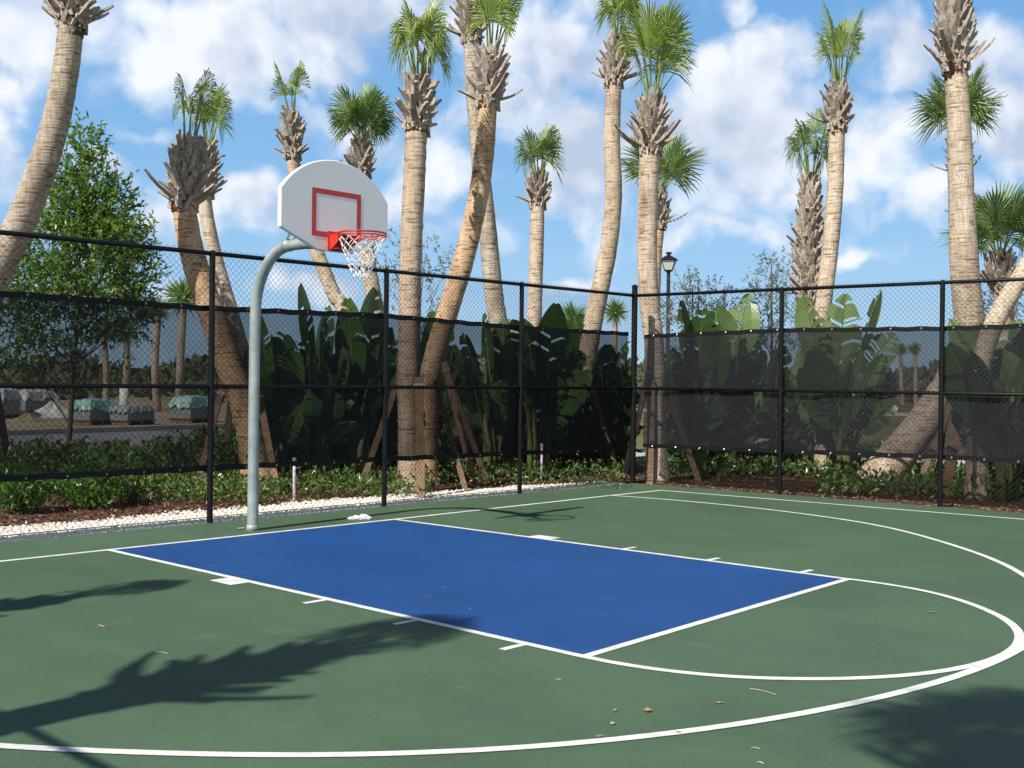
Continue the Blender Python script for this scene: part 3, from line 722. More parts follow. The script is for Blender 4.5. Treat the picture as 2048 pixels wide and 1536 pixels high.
# wooden props against the palms
def prop(label, b, t_, db, dt, w=.085):
    p0 = base_at(b[0], db, -.04); p1 = W(t_[0], t_[1], dt)
    th = thing('wooden_prop', p0, label, 'tree prop', 'timber props bracing the palms')
    d = (p1-p0); ln = d.length; d.normalize(); s = Vector((AR[0], AR[1], 0)).normalized(); s = (s-d*s.dot(d)).normalized(); n_ = d.cross(s)
    Rm = Matrix((s, n_, d)).transposed()
    mb = MB(); mb.box((p0+p1)/2, w, .04, ln, Rm); mb.build('timber', M['wood'], th)
    mb = MB(); mb.box(p1-d*.12-n_*.024, w*1.3, .006, .05, Rm); mb.build('strap', M['label'], th)
PR = [('timber prop standing in the white gravel before the thick straight palm', (842, 0), (838, 755), 15.96, 16.4, .12),
 ('timber prop leaning right toward the thick straight palm', (718, 0), (806, 735), 17.2, 16.8, .09),
 ('thin timber prop reaching down to the gravel from the orange brown palm', (932, 0), (870, 760), 17.3, 17.4, .08),
 ('left one of two timber props right of the orange brown palm', (950, 0), (888, 725), 18.2, 17.7, .1),
 ('right one of two timber props right of the orange brown palm', (975, 0), (902, 765), 18.8, 18.0, .09),
 ('timber prop left of the wide jacketed palm, by the fence post', (392, 0), (446, 770), 16.9, 17, .09),
 ('timber prop behind the fence post, below the wide jacketed palm', (446, 0), (464, 770), 18, 17.3, .09),
 ('timber prop half hidden behind the goal pole', (556, 0), (515, 770), 16.6, 16.9, .1),
 ('timber prop right of the slender crooked palm', (1238, 0), (1183, 770), 20.2, 20.4, .08),
 ('timber prop beside the fence corner post, leaning right', (1244, 0), (1302, 730), 18.7, 19.1, .1),
 ('upright timber prop in front of the thick corner palm', (1300, 0), (1304, 760), 18.9, 19, .1),
 ('timber prop leaning left toward the thick corner palm', (1398, 0), (1322, 745), 19.4, 19.2, .1),
 ('thin timber prop under the tallest curved palm', (1832, 0), (1905, 800), 18.2, 18.4, .07),
 ('shorter timber prop nearest the curved palm base', (1868, 0), (1902, 770), 18.6, 18.5, .08),
 ('thick timber prop beside the right fence post', (1892, 0), (1925, 748), 17.3, 17.6, .15),
 ('timber prop at the left edge under the far left palm', (25, 0), (-15, 740), 17.5, 16, .1)]
for l_, b, t_, db, dt, w in PR: prop(l_, b, t_, db, dt, w)

# purple and white irrigation pipes
for px, py, d, tp_, lb in ((588, 1003, 15.26, 922, 'thin purple and white pipe stake in the gravel near the goal pole'), (1083, 957, 19.0, 893, 'thin purple and white pipe stake in the mulch near the fence corner')):
    p = base_at(px, d, -.03); q = W(px, tp_, d); q.x, q.y = p.x, p.y
    t = thing('pipe_stake', p, lb, 'pipe stake', 'irrigation pipe stakes')
    mb = MB(); mb.tube([p, q], .02, 8); mb.build('pipe', M['purple'], t, True)
    mb = MB(); mb.tube([q+Vector((0, 0, .001)), q+Vector((0, 0, .045))], .026, 8); mb.build('cap', M['white'], t)

# ------------------------------------------------------------------ bird-of-paradise plants
def paddle(base, tip, rg, wid, blade=.5, arch=.12, mats='bird', tearp=.3, front=False):
    """long stalk with a banana-like blade, torn into lobes along its veins"""
    v = tip-base; ln = v.length; horiz = Vector((v.x, v.y, 0)); 
    ctrl = base+v*.5+Vector((0, 0, ln*arch))-horiz*.12
    def B(t): return base*(1-t)**2+ctrl*2*t*(1-t)+tip*t*t
    def T(t): return ((ctrl-base)*2*(1-t)+(tip-ctrl)*2*t).normalized()
    if front: face = (Vector((-AF[0], -AF[1], .3)).normalized()+Vector((rg.uniform(-.5, .5), rg.uniform(-.5, .5), 0))).normalized()
    mb = MB(); n = 9
    mb.tube([B(k/n) for k in range(n+1)], list(np.linspace(.03, .008, n+1)), 6, True, mi=1)
    face = Vector((rg.uniform(-1, 1), rg.uniform(-1, 1), .35)); 
    face = (face + Vector((-.5, -.35, 0))*rg.uniform(-.2, 1.2)).normalized()
    t0 = 1-blade; K = 16
    for sd in (-1, 1):
        tear = 0; dro = rg.uniform(.1, .35); grp = 0; prev = None
        for k in range(K):
            ta = t0+blade*k/K; tb = t0+blade*(k+1)/K
            torn = rg.random() < tearp
            if k == 0 or prev_torn: dro = rg.uniform(.02, .5); skew = rg.uniform(-.02, .05)
            def edge(t, tt):
                s = (t-t0)/blade; w_ = wid*(math.sin(PI*min(1, max(0, .06+(.925 if mats == 'birdP' else .89)*s))**.75))**.75
                tg = T(t); lat = tg.cross(face).normalized()*sd; nn = lat.cross(tg)*sd
                pm = B(t)+lat*w_*.55+tg*w_*.25+nn*w_*.12
                pe = B(t)+lat*w_*(1-.25*dro)+tg*w_*(.5+skew)+nn*w_*.02-Vector((0, 0, 1))*w_*dro
                return B(t), pm, pe
            a = edge(ta+(.006 if k and prev_torn else 0), ta); b = edge(tb-(.012 if torn else 0), tb)
            if torn: b = (b[0], b[1], b[2]+(a[2]-b[2])*.35)
            i0 = len(mb.v); mb.v += [tuple(x) for x in (*a, *b)]
            mb.f += [(i0, i0+1, i0+4, i0+3), (i0+1, i0+2, i0+5, i0+4)]; mb.m += [0, 0]
            prev_torn = torn
    return mb
BP = [
 ('broad leaf plant just right of the goal pole', 548, 17.2, [(520, 632), (568, 668), (500, 700), (582, 745), (530, 760)], 'bird'),
 ('tall broad leaf plant with torn dark leaf above the windscreen, under the backboard', 640, 17.6, [(600, 568), (560, 690), (655, 615), (615, 690), (690, 720), (580, 760), (660, 780), (640, 660)], 'bird'),
 ('tall broad leaf plant with sunlit blades left of the thick straight palm', 722, 18.0, [(752, 578), (695, 598), (778, 655), (700, 680), (655, 700), (792, 735), (740, 760), (760, 690)], 'bird'),
 ('broad leaf plant between the straight and orange brown palms', 880, 20.5, [(872, 622), (905, 690), (850, 665), (890, 740), (925, 760)], 'bird'),
 ('broad leaf plant with leaf stretching left, below the grey palm', 985, 20, [(968, 628), (925, 668), (1012, 640), (905, 728), (1050, 700), (960, 760), (1010, 760)], 'bird'),
 ('broad leaf plant with upright blade crossing the slim middle palm', 1075, 19.6, [(1112, 608), (1035, 640), (1128, 682), (1165, 705), (1060, 690), (1180, 742), (1040, 780), (1120, 790)], 'bird'),
 ('broad leaf plant at the foot of the slender crooked palm', 1190, 22.5, [(1150, 636), (1215, 690), (1255, 685), (1130, 760), (1200, 730), (1245, 760)], 'bird'),
 ('broad leaf plant in front of the left silvery tree', 1395, 20.5, [(1362, 602), (1405, 618), (1435, 650), (1350, 690), (1462, 715), (1335, 740), (1390, 740), (1440, 790)], 'bird'),
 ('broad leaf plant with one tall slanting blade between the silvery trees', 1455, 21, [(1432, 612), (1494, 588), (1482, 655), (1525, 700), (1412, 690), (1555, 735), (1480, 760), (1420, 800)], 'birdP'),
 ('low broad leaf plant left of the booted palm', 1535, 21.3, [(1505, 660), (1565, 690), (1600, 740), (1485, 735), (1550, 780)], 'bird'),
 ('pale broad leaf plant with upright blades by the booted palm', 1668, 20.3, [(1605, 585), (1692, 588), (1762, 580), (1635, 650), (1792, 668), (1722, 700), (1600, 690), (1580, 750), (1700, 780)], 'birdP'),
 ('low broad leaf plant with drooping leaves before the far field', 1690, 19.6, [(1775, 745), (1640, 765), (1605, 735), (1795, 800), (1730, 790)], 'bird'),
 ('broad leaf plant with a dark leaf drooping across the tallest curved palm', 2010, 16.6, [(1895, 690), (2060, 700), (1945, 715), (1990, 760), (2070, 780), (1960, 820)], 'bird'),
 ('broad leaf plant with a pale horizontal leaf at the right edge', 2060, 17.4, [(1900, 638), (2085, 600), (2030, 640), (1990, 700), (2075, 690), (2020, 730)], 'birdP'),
]
for i, (lb, px, d, tips, mm) in enumerate(BP):
    rg = random.Random(500+i); b = base_at(px, d, -.04)
    t = thing('bird_of_paradise_plant', b, lb, 'plant', 'broad leaf plants behind the fences')
    mb = MB()
    for k in range(5):
        a = rg.uniform(0, 6.28); q = b+Vector((math.cos(a), math.sin(a), 0))*.12
        mb.tube([q, q+Vector((rg.uniform(-.08, .08), rg.uniform(-.08, .08), .55)), q+Vector((rg.uniform(-.12, .12), rg.uniform(-.12, .12), 1.1))], [.06, .05, .03], 7)
    mb.build('stalks', M['stalk'], t, True)
    al = [(tx, ty, 0) for tx, ty in tips] + [(px+rg.uniform(-80, 80), rg.uniform(690, 850), 1) for _ in range(9)]
    for li, (tx, ty, ex) in enumerate(al):
        dt = d+rg.uniform(-.5, .5); p = W(tx, ty, dt); q = b+Vector((rg.uniform(-.12, .12), rg.uniform(-.12, .12), rg.uniform(.2, .5)))
        ln = (p-q).length; bl = min(.66, 1.35/ln) if not ex else .6
        paddle(q, p, rg, rg.uniform(.34, .44) if li < 3 else rg.uniform(.22, .36), bl, rg.uniform(.02, .12) if li < 3 else rg.uniform(.1, .3), mm, .17 if li < 3 else .3, li < 3).build('leaf', [M[mm], M['stalk']], t)

# ------------------------------------------------------------------ leafy trees and shrubs
def blob_pts(n, c, rx, ry, rz, inner=.35):
    v = RNG.normal(size=(n, 3)); v /= np.linalg.norm(v, axis=1, keepdims=True); r = RNG.uniform(inner, 1, (n, 1))**.6
    return np.array(c)+v*r*np.array([rx, ry, rz]), v
def broad_tree(name, label, px, d, clumps, leafm, leaf, dens, trunk_r, trunk_top, group=None, cat='tree', lean=0):
    b = base_at(px, d, -.04); t = thing(name, b, label, cat, group)
    top = W(trunk_top[0], trunk_top[1], d)
    mb = MB(); mid = (b+top)/2+Vector((.03, .02, 0)); trunk = smooth_path([b, mid, top], 6)
    mb.tube(trunk, list(np.linspace(trunk_r, trunk_r*.25, len(trunk))), 9); mb.build('trunk', M['bark'], t, True)
    mb = MB(); cr = MB()
    for (x, y, rx, ry, n) in clumps:
        c = W(x, y, d+RNG.uniform(-.35, .35)*rx/FPX*d); R1 = rx/FPX*d; R2 = ry/FPX*d
        # limb from the trunk to the clump, then twigs
        s = min(1, max(.12, (c.z-b.z)/(top.z-b.z)*.72)); p0 = trunk[int(s*(len(trunk)-1))]
        mb.tube([p0, (p0+c)/2+Vector((0, 0, -.08)), c], [trunk_r*.35, trunk_r*.22, trunk_r*.08], 5)
        for k in range(5):
            e = c+Vector((RNG.uniform(-1, 1)*R1, RNG.uniform(-1, 1)*R1, RNG.uniform(-.6, 1)*R2))*.85; mb.tube([(p0+c*2)/3, (c+e)/2, e], [trunk_r*.1, trunk_r*.07, trunk_r*.03], 4)
        # twig-shaped sprays of leaves, so that gaps stay open
        ns = max(6, int(n*dens/11))
        P, v = blob_pts(ns, c, R1, R1, R2, .2)
        for q, o in zip(P, v):
            m_ = 11; dd = o*.7+np.array([0, 0, .55])+RNG.normal(size=3)*.35; dd /= np.linalg.norm(dd); ll = leaf*RNG.uniform(2.2, 4)
            tt = RNG.uniform(0, 1, (m_, 1)); pp = q+dd*tt*ll
            D_ = dd*.5+RNG.normal(size=(m_, 3))*.6+np.array([0, 0, -.1])
            leafcloud(cr, pp, D_, RNG.uniform(.7, 1.25, m_)*leaf, .38)
    mb.build('limbs', M['bark'], t); cr.build('crown', M[leafm], t)
    return t
broad_tree('leafy_tree', 'leafy green tree with pointed crown behind the left fence', 135, 21.5,
  [(175, 300, 22, 45, 420), (170, 370, 45, 50, 900), (150, 440, 65, 50, 1300), (215, 410, 40, 45, 700), (250, 480, 42, 45, 800), (190, 490, 70, 50, 1300), (110, 500, 70, 55, 1300),
   (265, 550, 45, 50, 800), (200, 570, 75, 55, 1300), (120, 580, 75, 50, 1200), (60, 570, 60, 55, 900), (30, 640, 50, 60, 700), (100, 660, 60, 45, 600), (230, 640, 65, 45, 800), (10, 590, 40, 60, 500), (270, 620, 35, 35, 350), (60, 720, 60, 35, 350), (185, 700, 60, 30, 260), (130, 400, 30, 40, 400)],
  'treeleaf', .115, 1.4, .055, (172, 300))
broad_tree('silvery_tree', 'thin silvery leaved tree behind the thick straight palm', 835, 30, [(820, 480, 45, 40, 500), (850, 520, 60, 45, 700), (800, 560, 55, 50, 600), (875, 570, 50, 50, 500), (830, 610, 60, 40, 600), (780, 520, 30, 40, 250)], 'silver', .085, .55, .06, (835, 470), 'silvery trees beyond the fence')
broad_tree('silvery_tree', 'silvery leaved tree right of the street lamp', 1385, 29, [(1370, 565, 35, 25, 300), (1400, 590, 50, 35, 600), (1355, 620, 40, 35, 450), (1420, 640, 55, 45, 700), (1370, 660, 55, 45, 600), (1440, 600, 30, 30, 250)], 'silver', .085, .8, .06, (1385, 570), 'silvery trees beyond the fence')
broad_tree('silvery_tree', 'silvery leaved tree left of the booted palm', 1545, 29, [(1545, 545, 40, 35, 500), (1530, 585, 50, 40, 700), (1570, 620, 45, 45, 700), (1515, 640, 50, 45, 700), (1560, 680, 55, 45, 700), (1500, 680, 40, 40, 400)], 'silver', .085, .9, .06, (1543, 530), 'silvery trees beyond the fence')
broad_tree('silvery_tree', 'silvery leaved tree behind the low dark palm, right edge', 2020, 30, [(2000, 590, 45, 45, 600), (2045, 560, 45, 50, 600), (1985, 640, 40, 40, 500), (2050, 640, 50, 50, 600)], 'silver', .085, .9, .06, (2020, 560), 'silvery trees beyond the fence')
def shrub(label, px, d, wpx, hpx, n, leaf=.08, m='shrub', name='leafy_shrub', group='bright shrubs by the gravel'):
    b = base_at(px, d, -.03); w = wpx/FPX*d/2; h = hpx/FPX*d
    t = thing(name, b, label, 'shrub', group)
    mb = MB(); cr = MB()
    for k in range(16):
        a = RNG.uniform(0, 6.28); e = b+Vector((math.cos(a)*w*RNG.uniform(.3, 1), math.sin(a)*w*RNG.uniform(.3, 1), h*RNG.uniform(.5, 1)))
        mb.tube([b+Vector((math.cos(a)*.04, math.sin(a)*.04, 0)), (b+e)/2+Vector((0, 0, .05)), e], [.012, .009, .004], 4)
    P, v = blob_pts(n, (b.x, b.y, b.z+h*.5), w, w, h*.52, .3)
    leafcloud(cr, P, v*.6+np.array([0, 0, .25])+RNG.normal(size=(n, 3))*.5, RNG.uniform(.7, 1.3, n)*leaf, .42)
    mb.build('stems', M['bark'], t); cr.build('foliage', M[m], t)
shrub('bright green shrub at the left edge next to the gravel', 35, 13.9, 120, 95, 1100)
shrub('bright green shrub between the left edge and the first fence post', 178, 14.5, 130, 100, 1300)
shrub('small sparse shrub left of the first fence post', 262, 15.2, 70, 85, 420, .07)
# hedge: reads as one mass
def mass(name, label, quads, m, leaf, cat, kind='stuff'):
    mb = MB()
    for (px0, px1, d0, d1, h0, h1, n) in quads:
        P = []; 
        for _ in range(n):
            f = RNG.random(); px = px0+(px1-px0)*f; d = RNG.uniform(d0, d1); b = base_at(px, d, 0) if False else None
            x = CAM + (AF+(px-1024)/FPX*AR)*d
            hh = (h0+(h1-h0)*f)*(1+.16*math.sin(x[0]*3.7+x[1]*2.1)+.12*math.sin(x[0]*8.3-x[1]*5)+.12*math.sin(x[1]*9.1))
            P.append((x[0], x[1], -.04+hh*(RNG.random()**.65)))
        P = np.array(P); D = RNG.normal(size=(n, 3))*.7+np.array([-.15, -.15, .45])
        leafcloud(mb, P, D, RNG.uniform(.65, 1.35, n)*leaf, .45)
    return tag(mb.build(name, M[m]), label, cat, kind=kind)
mass('hedge', 'dark green leafy hedge behind the left windscreen', [(-120, 330, 16.2, 20.5, .44, .5, 8000), (330, 560, 16.8, 21, .55, .85, 5000)], 'hedge', .1, 'hedge')
mass('ground_cover', 'low leafy ground cover on the mulch behind the gravel', [(220, 560, 14.9, 17.2, .27, .27, 2600), (540, 860, 15.9, 18.4, .28, .3, 3200), (840, 1250, 17.6, 20.4, .26, .3, 2000), (0, 230, 14.2, 16.4, .34, .3, 1100)], 'cover', .075, 'ground cover')
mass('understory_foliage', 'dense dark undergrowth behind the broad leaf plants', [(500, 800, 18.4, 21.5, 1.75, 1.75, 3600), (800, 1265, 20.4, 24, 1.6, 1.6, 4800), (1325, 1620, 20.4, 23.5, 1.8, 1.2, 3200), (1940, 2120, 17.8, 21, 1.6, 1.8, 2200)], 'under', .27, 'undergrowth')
mass('ground_cover', 'dark grassy ground cover at the foot of the right fence', [(1330, 1720, 19.6, 22, .3, .3, 2200), (1640, 2100, 16.6, 20, .28, .3, 2600), (1580, 1900, 21, 25, .35, .5, 2200)], 'cover', .1, 'ground cover')

# ------------------------------------------------------------------ far things
# street lamp
lp = base_at(1333, 34, -.05); sc_ = 34/FPX
t = thing('street_lamp', lp, 'black post lamp with frosted lantern beyond the fence corner', 'street lamp')
ztop = W(1333, 545, 34).z
mb = MB(); mb.tube([lp, lp+Vector((0, 0, .5)), lp+Vector((0, 0, .6)), Vector((lp.x, lp.y, ztop))], [.12, .11, .065, .055], 12); mb.build('post', M['lampblack'], t, True)
cz = ztop; lr = .22
def sq(r, z, rot=PI/4+.55): return [Vector((lp.x+r*math.cos(rot+k*PI/2), lp.y+r*math.sin(rot+k*PI/2), z)) for k in range(4)]
lan = thing_ = None
mb = MB(); a, b_ = sq(.15, cz+.06), sq(.30, cz+.36)
for k in range(4): mb.quad(a[k], a[(k+1) % 4], b_[(k+1) % 4], b_[k])
ln_o = mb.build('lantern_glass', M['glass'], t)
mb = MB()
for k in range(4): mb.tube([a[k], b_[k]], .014, 5)
for s_ in (a, b_): mb.tube(s_+[s_[0]], .016, 5)
mb.tube([Vector((lp.x, lp.y, cz)), Vector((lp.x, lp.y, cz+.06))], [.05, .15], 10); mb.build('lantern_frame', M['lampblack'], t)
mb = MB(); r0, r1 = sq(.38, cz+.37), sq(.09, cz+.50)
for k in range(4): mb.quad(r0[k], r0[(k+1) % 4], r1[(k+1) % 4], r1[k])
mb.poly(list(reversed(r0))); mb.tube([Vector((lp.x, lp.y, cz+.49)), Vector((lp.x, lp.y, cz+.55)), Vector((lp.x, lp.y, cz+.57)), Vector((lp.x, lp.y, cz+.60))], [.06, .06, .1, .1], 10)
mb.build('lantern_roof', M['lampblack'], t)
# far palms
def far_palm(px, top, d, label, white=False, rw=.16, head=.85):
    b = base_at(px, d, -.05); h = W(px, top, d); rg = random.Random(int(px))
    t = thing('distant_palm', b, label, 'palm tree', 'distant palms across the field')
    hd = Vector((b.x+rg.uniform(-.2, .2), b.y+rg.uniform(-.2, .2), h.z-head*.9))
    mb = MB(); pth = smooth_path([b, (b+hd)/2+Vector((rg.uniform(-.15, .15), 0, 0)), hd], 6); mb.tube(pth, list(np.linspace(rw*1.15, rw, len(pth))), 9); mb.build('trunk', M['trunkB'], t, True)
    cr = MB(); n = 260; P, v = blob_pts(n, (hd.x, hd.y, hd.z+head*.25), .12, .12, .12, 0)
    v[:, 2] = v[:, 2]*.9+.15; leafcloud(cr, P, v, RNG.uniform(.6, 1.15, n)*head, .09, 0); cr.build('crown', M['frondD'], t)
    if white:
        mb = MB(); q = b+(hd-b)*.3; mb.tube([b+Vector((0, 0, .01)), b+(hd-b)*.08+Vector((.02, 0, 0)), q], rw*1.35, 9); mb.build('trunk_wrap', M['white'], t, True)
for a_ in ((358, 565, 52, 'distant palm with green crown left of the wide jacketed palm', False, .17, 1.0), (315, 600, 54, 'distant palm with thin crown right of the leafy tree', False, .17, .7), (247, 640, 55, 'distant palm with white wrapped trunk base', True, .16, .8), (212, 640, 56, 'distant leaning palm behind the leafy tree crown', False, .14, .8),
           (1145, 612, 62, 'distant yellow green palm left of the slender crooked palm', False, .17, 1.0), (1228, 605, 60, 'distant small palm between the crooked palm and the corner post', False, .14, .8),
           (1806, 690, 85, 'left one of two small distant palms over the far field', False, .15, .6), (1832, 688, 86, 'right one of two small distant palms over the far field', False, .15, .6)): far_palm(*a_)
# pallets of stone under teal wrap
def pallet(label, px, pyb, wpx, hpx, wrap, name='wrapped_pallet'):
    g = G(px, pyb); d = float((np.array(g)-CAM)@AF); w = wpx/FPX*d; h = hpx/FPX*d
    t = thing(name, Vector((g.x, g.y, -.05)), label, 'pallet', 'wrapped pallets on the building lot'); Rm = Matrix.Rotation(math.atan2(stdir.y, stdir.x)+.15, 3, 'Z')
    c = Vector((g.x, g.y, 0)); mb = MB()
    for k in range(3): mb.box(c+Rm @ Vector(((k-1)*w*.42, 0, .02)), .1, w*.8, .12, Rm)
    mb.box(c+Vector((0, 0, .1)), w, w*.8, .04, Rm); mb.build('pallet_base', M['wood'], t)
    mb = MB(); rows = 4
    for r_ in range(rows):
        for q in range(3): mb.box(c+Rm @ Vector(((q-1)*w*.32, 0, .125+(h*.55)*(r_+.5)/rows)), w*.31, w*.76, h*.55/rows*.94, Rm)
    mb.build('blocks', M['greyblock'], t)
    mb = MB(); n = 10; vs = []; 
    for i in range(n+1):
        for j in range(n+1):
            x = (i/n-.5)*w*1.02; y_ = (j/n-.5)*w*.82; e = max(abs(i/n-.5), abs(j/n-.5))*2
            z = .13+h*.56+h*.22*(1-e**6)+RNG.uniform(-.03, .03)
            if e > .95: z = .13+h*(.42+RNG.uniform(-.12, .1)); x *= 1.03; y_ *= 1.03
            vs.append(c+Rm @ Vector((x, y_, z)))
    mb.add(vs, [(i*(n+1)+j, (i+1)*(n+1)+j, (i+1)*(n+1)+j+1, i*(n+1)+j+1) for i in range(n) for j in range(n)]); mb.build('wrap', M[wrap], t)
pallet('pallet of grey blocks under pale teal wrap, seen left through the fence', 187, 846, 66, 52, 'teal')
pallet('low pallet of grey blocks right of the pale teal pallet', 262, 846, 74, 36, 'greyblock')
pallet('rounded pallet under bright teal wrap near the first fence post', 385, 842, 70, 56, 'teal')
pallet('tall pale blue wrapped pallet at the left edge, across the street', 12, 834, 44, 64, 'bluewrap')
pallet('wide grey covered pallet left of the leafy tree trunk', 62, 826, 78, 52, 'greywrap')
def heap(name, label, px, py, wpx, hpx, m, cat):
    g = G(px, py); d = float((np.array(g)-CAM)@AF); w = wpx/FPX*d/2; h = hpx/FPX*d; mb = MB(); n = 14; vs = []; fs = []
    for i in range(n+1):
        for j in range(24):
            r = i/n; a = j/24*2*PI; rr = r*w*(1+.15*math.sin(3*a+px)+.1*math.sin(7*a)); vs.append(g+Vector((rr*math.cos(a), rr*math.sin(a)*.7, -.08+h*(1-r)**.8*(1+.15*math.sin(5*a+r*6))+RNG.uniform(-.03, .03)*h)))
    for i in range(n):
        for j in range(24): fs.append((i*24+j, (i+1)*24+j, (i+1)*24+(j+1) % 24, i*24+(j+1) % 24))
    mb.add(vs, fs); tag(mb.build(name, M[m], None, True), label, cat)
heap('rubble_heap', 'pale heap of broken material beside the grey covered pallet', 105, 832, 95, 32, 'white', 'heap')
heap('soil_heap', 'small brown soil heap in front of the grey covered pallet', 55, 840, 70, 18, 'sand', 'heap')
# far wood: one mass on the horizon
mb = MB()
for k in range(520):
    az = RNG.uniform(-.55, .55); dist = RNG.uniform(150, 290); 
    x = CAM + (AF+math.tan(az)*AR*1.0)*dist
    hh = (2.9+1.3*RNG.random()+.6*math.sin(az*23)+.8*math.sin(az*51+2))*(.85 if az < .1 else .85); w = RNG.uniform(2.0, 4.5)
    n = 70; P, v = blob_pts(n, (x[0], x[1], hh*.5), w, w, hh*.55, .2)
    leafcloud(mb, P, v+RNG.normal(size=(n, 3))*.5, RNG.uniform(.8, 1.8, n), .7)
for k in range(260):
    az = RNG.uniform(-.45, .47); dist = RNG.uniform(75, 110); x = CAM + (AF+math.tan(az)*AR)*dist
    hh = RNG.uniform(.9, 2.0); w = RNG.uniform(1.2, 2.6)
    if RNG.random() < .45: continue
    n = 60; P, v = blob_pts(n, (x[0], x[1], hh*.45), w, w, hh*.55, .2)
    leafcloud(mb, P, v+RNG.normal(size=(n, 3))*.5, RNG.uniform(.35, .8, n), .6)
tag(mb.build('far_wood', M['far']), 'low dark green tree line along the horizon', 'tree line', kind='stuff')

# ------------------------------------------------------------------ litter on the court
def scrap(name, label, px, py, L_, W_, m, cat, curl=.4, rot=0, group=None, z0=.0065):
    L_ *= .62; W_ *= .62
    g = G(px, py); mb = MB(); n = 6; vs = []; Rm = Matrix.Rotation(rot, 3, 'Z')
    for top in (1, 0):
        for i in range(n+1):
            s = i/n-.5; wd = W_*(max(0, 1-(2*s)**2)**.6+.08)
            for q in (-.5, 0, .5):
                vs.append(g+Rm @ Vector((s*L_, q*wd, z0+curl*L_*(s*s*1.1+.5*q*q)+.004*math.sin(s*14)+(.0015 if top else 0))))
    m1 = 3*(n+1); fs = []
    for i in range(n):
        for j in range(2):
            a = i*3+j; fs.append((a, a+1, a+4, a+3)); fs.append((m1+a, m1+a+3, m1+a+4, m1+a+1))
    for i in range(n): fs.append((i*3, i*3+3, m1+i*3+3, m1+i*3)); fs.append((i*3+5, i*3+2, m1+i*3+2, m1+i*3+5))
    mb.add(vs, fs); tag(mb.build(name, M[m]), label, cat, group)
scrap('dry_leaf', 'largest curled dry leaf on the green paint inside the three point line', 1295, 1424, .075, .06, 'leafbrown', 'dry leaf', .5, .6, 'dry leaves on the court')
scrap('dry_leaf', 'narrow dry leaf right of the largest curled leaf', 1437, 1408, .085, .026, 'leafbrown', 'dry leaf', .25, -.75, 'dry leaves on the court')
scrap('dry_leaf', 'small pale dry leaf left of the largest curled leaf', 1225, 1450, .04, .035, 'straw', 'dry leaf', .5, .9, 'dry leaves on the court')
scrap('dry_leaf', 'dark shrivelled leaf above the small pale leaf', 1229, 1424, .05, .02, 'leafbrown', 'dry leaf', .5, .1, 'dry leaves on the court')
scrap('dry_leaf', 'dry leaf lying on the white three point line', 1356, 1467, .05, .022, 'leafbrown', 'dry leaf', .3, -.9, 'dry leaves on the court')
scrap('dry_leaf', 'flat brown leaf just inside the white line', 1199, 1475, .06, .022, 'leafbrown', 'dry leaf', .2, -.6, 'dry leaves on the court')
scrap('dry_leaf', 'dark dry leaf inside the free throw semicircle', 1863, 1226, .11, .035, 'leafbrown', 'dry leaf', .15, -.5, 'dry leaves on the court')
scrap('dry_leaf', 'orange dry leaf at the foot of the goal pole', 482, 1058, .14, .09, 'straw', 'dry leaf', .15, .3, 'dry leaves on the court')
def straw(label, p0, p1, r=.0025):
    r *= .75
    a, b = G(*p0), G(*p1); mb = MB(); m_ = (a+b)/2; m_.z = .007; a.z = .006; b.z = .006; mb.tube(smooth_path([a, m_+Vector((.01, .012, 0)), b], 5), r, 5)
    tag(mb.build('straw', M['straw']), label, 'straw', 'dry straws on the court')
straw('longest straw stem left of the big palm shadow', (193, 1258), (238, 1247))
straw('short bent straw beside the longest straw', (196, 1252), (209, 1256), .003)
straw('short straw above the big palm shadow', (312, 1306), (335, 1309))
straw('pale curved straw below the free throw semicircle', (1500, 1379), (1552, 1391))
straw('short pale straw near the round shadow', (1503, 1500), (1520, 1500), .003)
straw('short pale straw beside the three point line at bottom', (1515, 1528), (1528, 1530), .004)
straw('short straw right of the big palm shadow', (1110, 1361), (1122, 1362))
# crumpled white thing by the baseline
g = G(718, 1039); mb = MB(); import bmesh as _b
for (dx, dy, r, sz) in ((.05, 0, .058, .55), (-.03, .01, .048, .5), (.11, .01, .04, .5), (-.1, -.01, .036, .45)):
    bm = _b.new(); _b.ops.create_icosphere(bm, subdivisions=3, radius=1); vs = np.array([v.co[:] for v in bm.verts]); fs = np.array([[v.index for v in f.verts] for f in bm.faces]); bm.free()
    vs = vs*(1+.16*np.sin(vs[:, [0]]*7+vs[:, [1]]*5)+.12*np.sin(vs[:, [2]]*9+vs[:, [0]]*4))*np.array([1.25, .8, sz])*r
    al = Vector((AR[0], AR[1], 0)).normalized(); mb.addnp(vs+np.array(g+al*dx+Vector((0, dy, r*sz*.85))), fs)
tag(mb.build('crumpled_cloth', M['net']), 'crumpled off white rag lying beside the baseline', 'rag')

# ------------------------------------------------------------------ light, sky, camera
to_sun = Vector((-1.08, -.09, 1.0)).normalized()
sun = bpy.data.lights.new('sun', 'SUN'); sun.energy = 5.0; sun.angle = math.radians(.5); sun.color = (1, .94, .86)
so = bpy.data.objects.new('sun', sun); C.objects.link(so); so.rotation_euler = to_sun.to_track_quat('Z', 'Y').to_euler(); so.location = (-30, -10, 30)
wd = bpy.data.worlds.new('World'); sc.world = wd; wd.use_nodes = True; nt = wd.node_tree; nt.nodes.clear()
out = nt.nodes.new('ShaderNodeOutputWorld'); bg = nt.nodes.new('ShaderNodeBackground'); L(nt, bg.outputs[0], out.inputs[0])
bg.inputs[1].default_value = .075
sky = nt.nodes.new('ShaderNodeTexSky'); sky.sky_type = 'NISHITA'; sky.sun_disc = False
sky.sun_elevation = math.asin(to_sun.z); sky.sun_rotation = math.atan2(to_sun.x, to_sun.y); sky.altitude = 0; sky.air_density = 1.0; sky.dust_density = .6; sky.ozone_density = 1.6
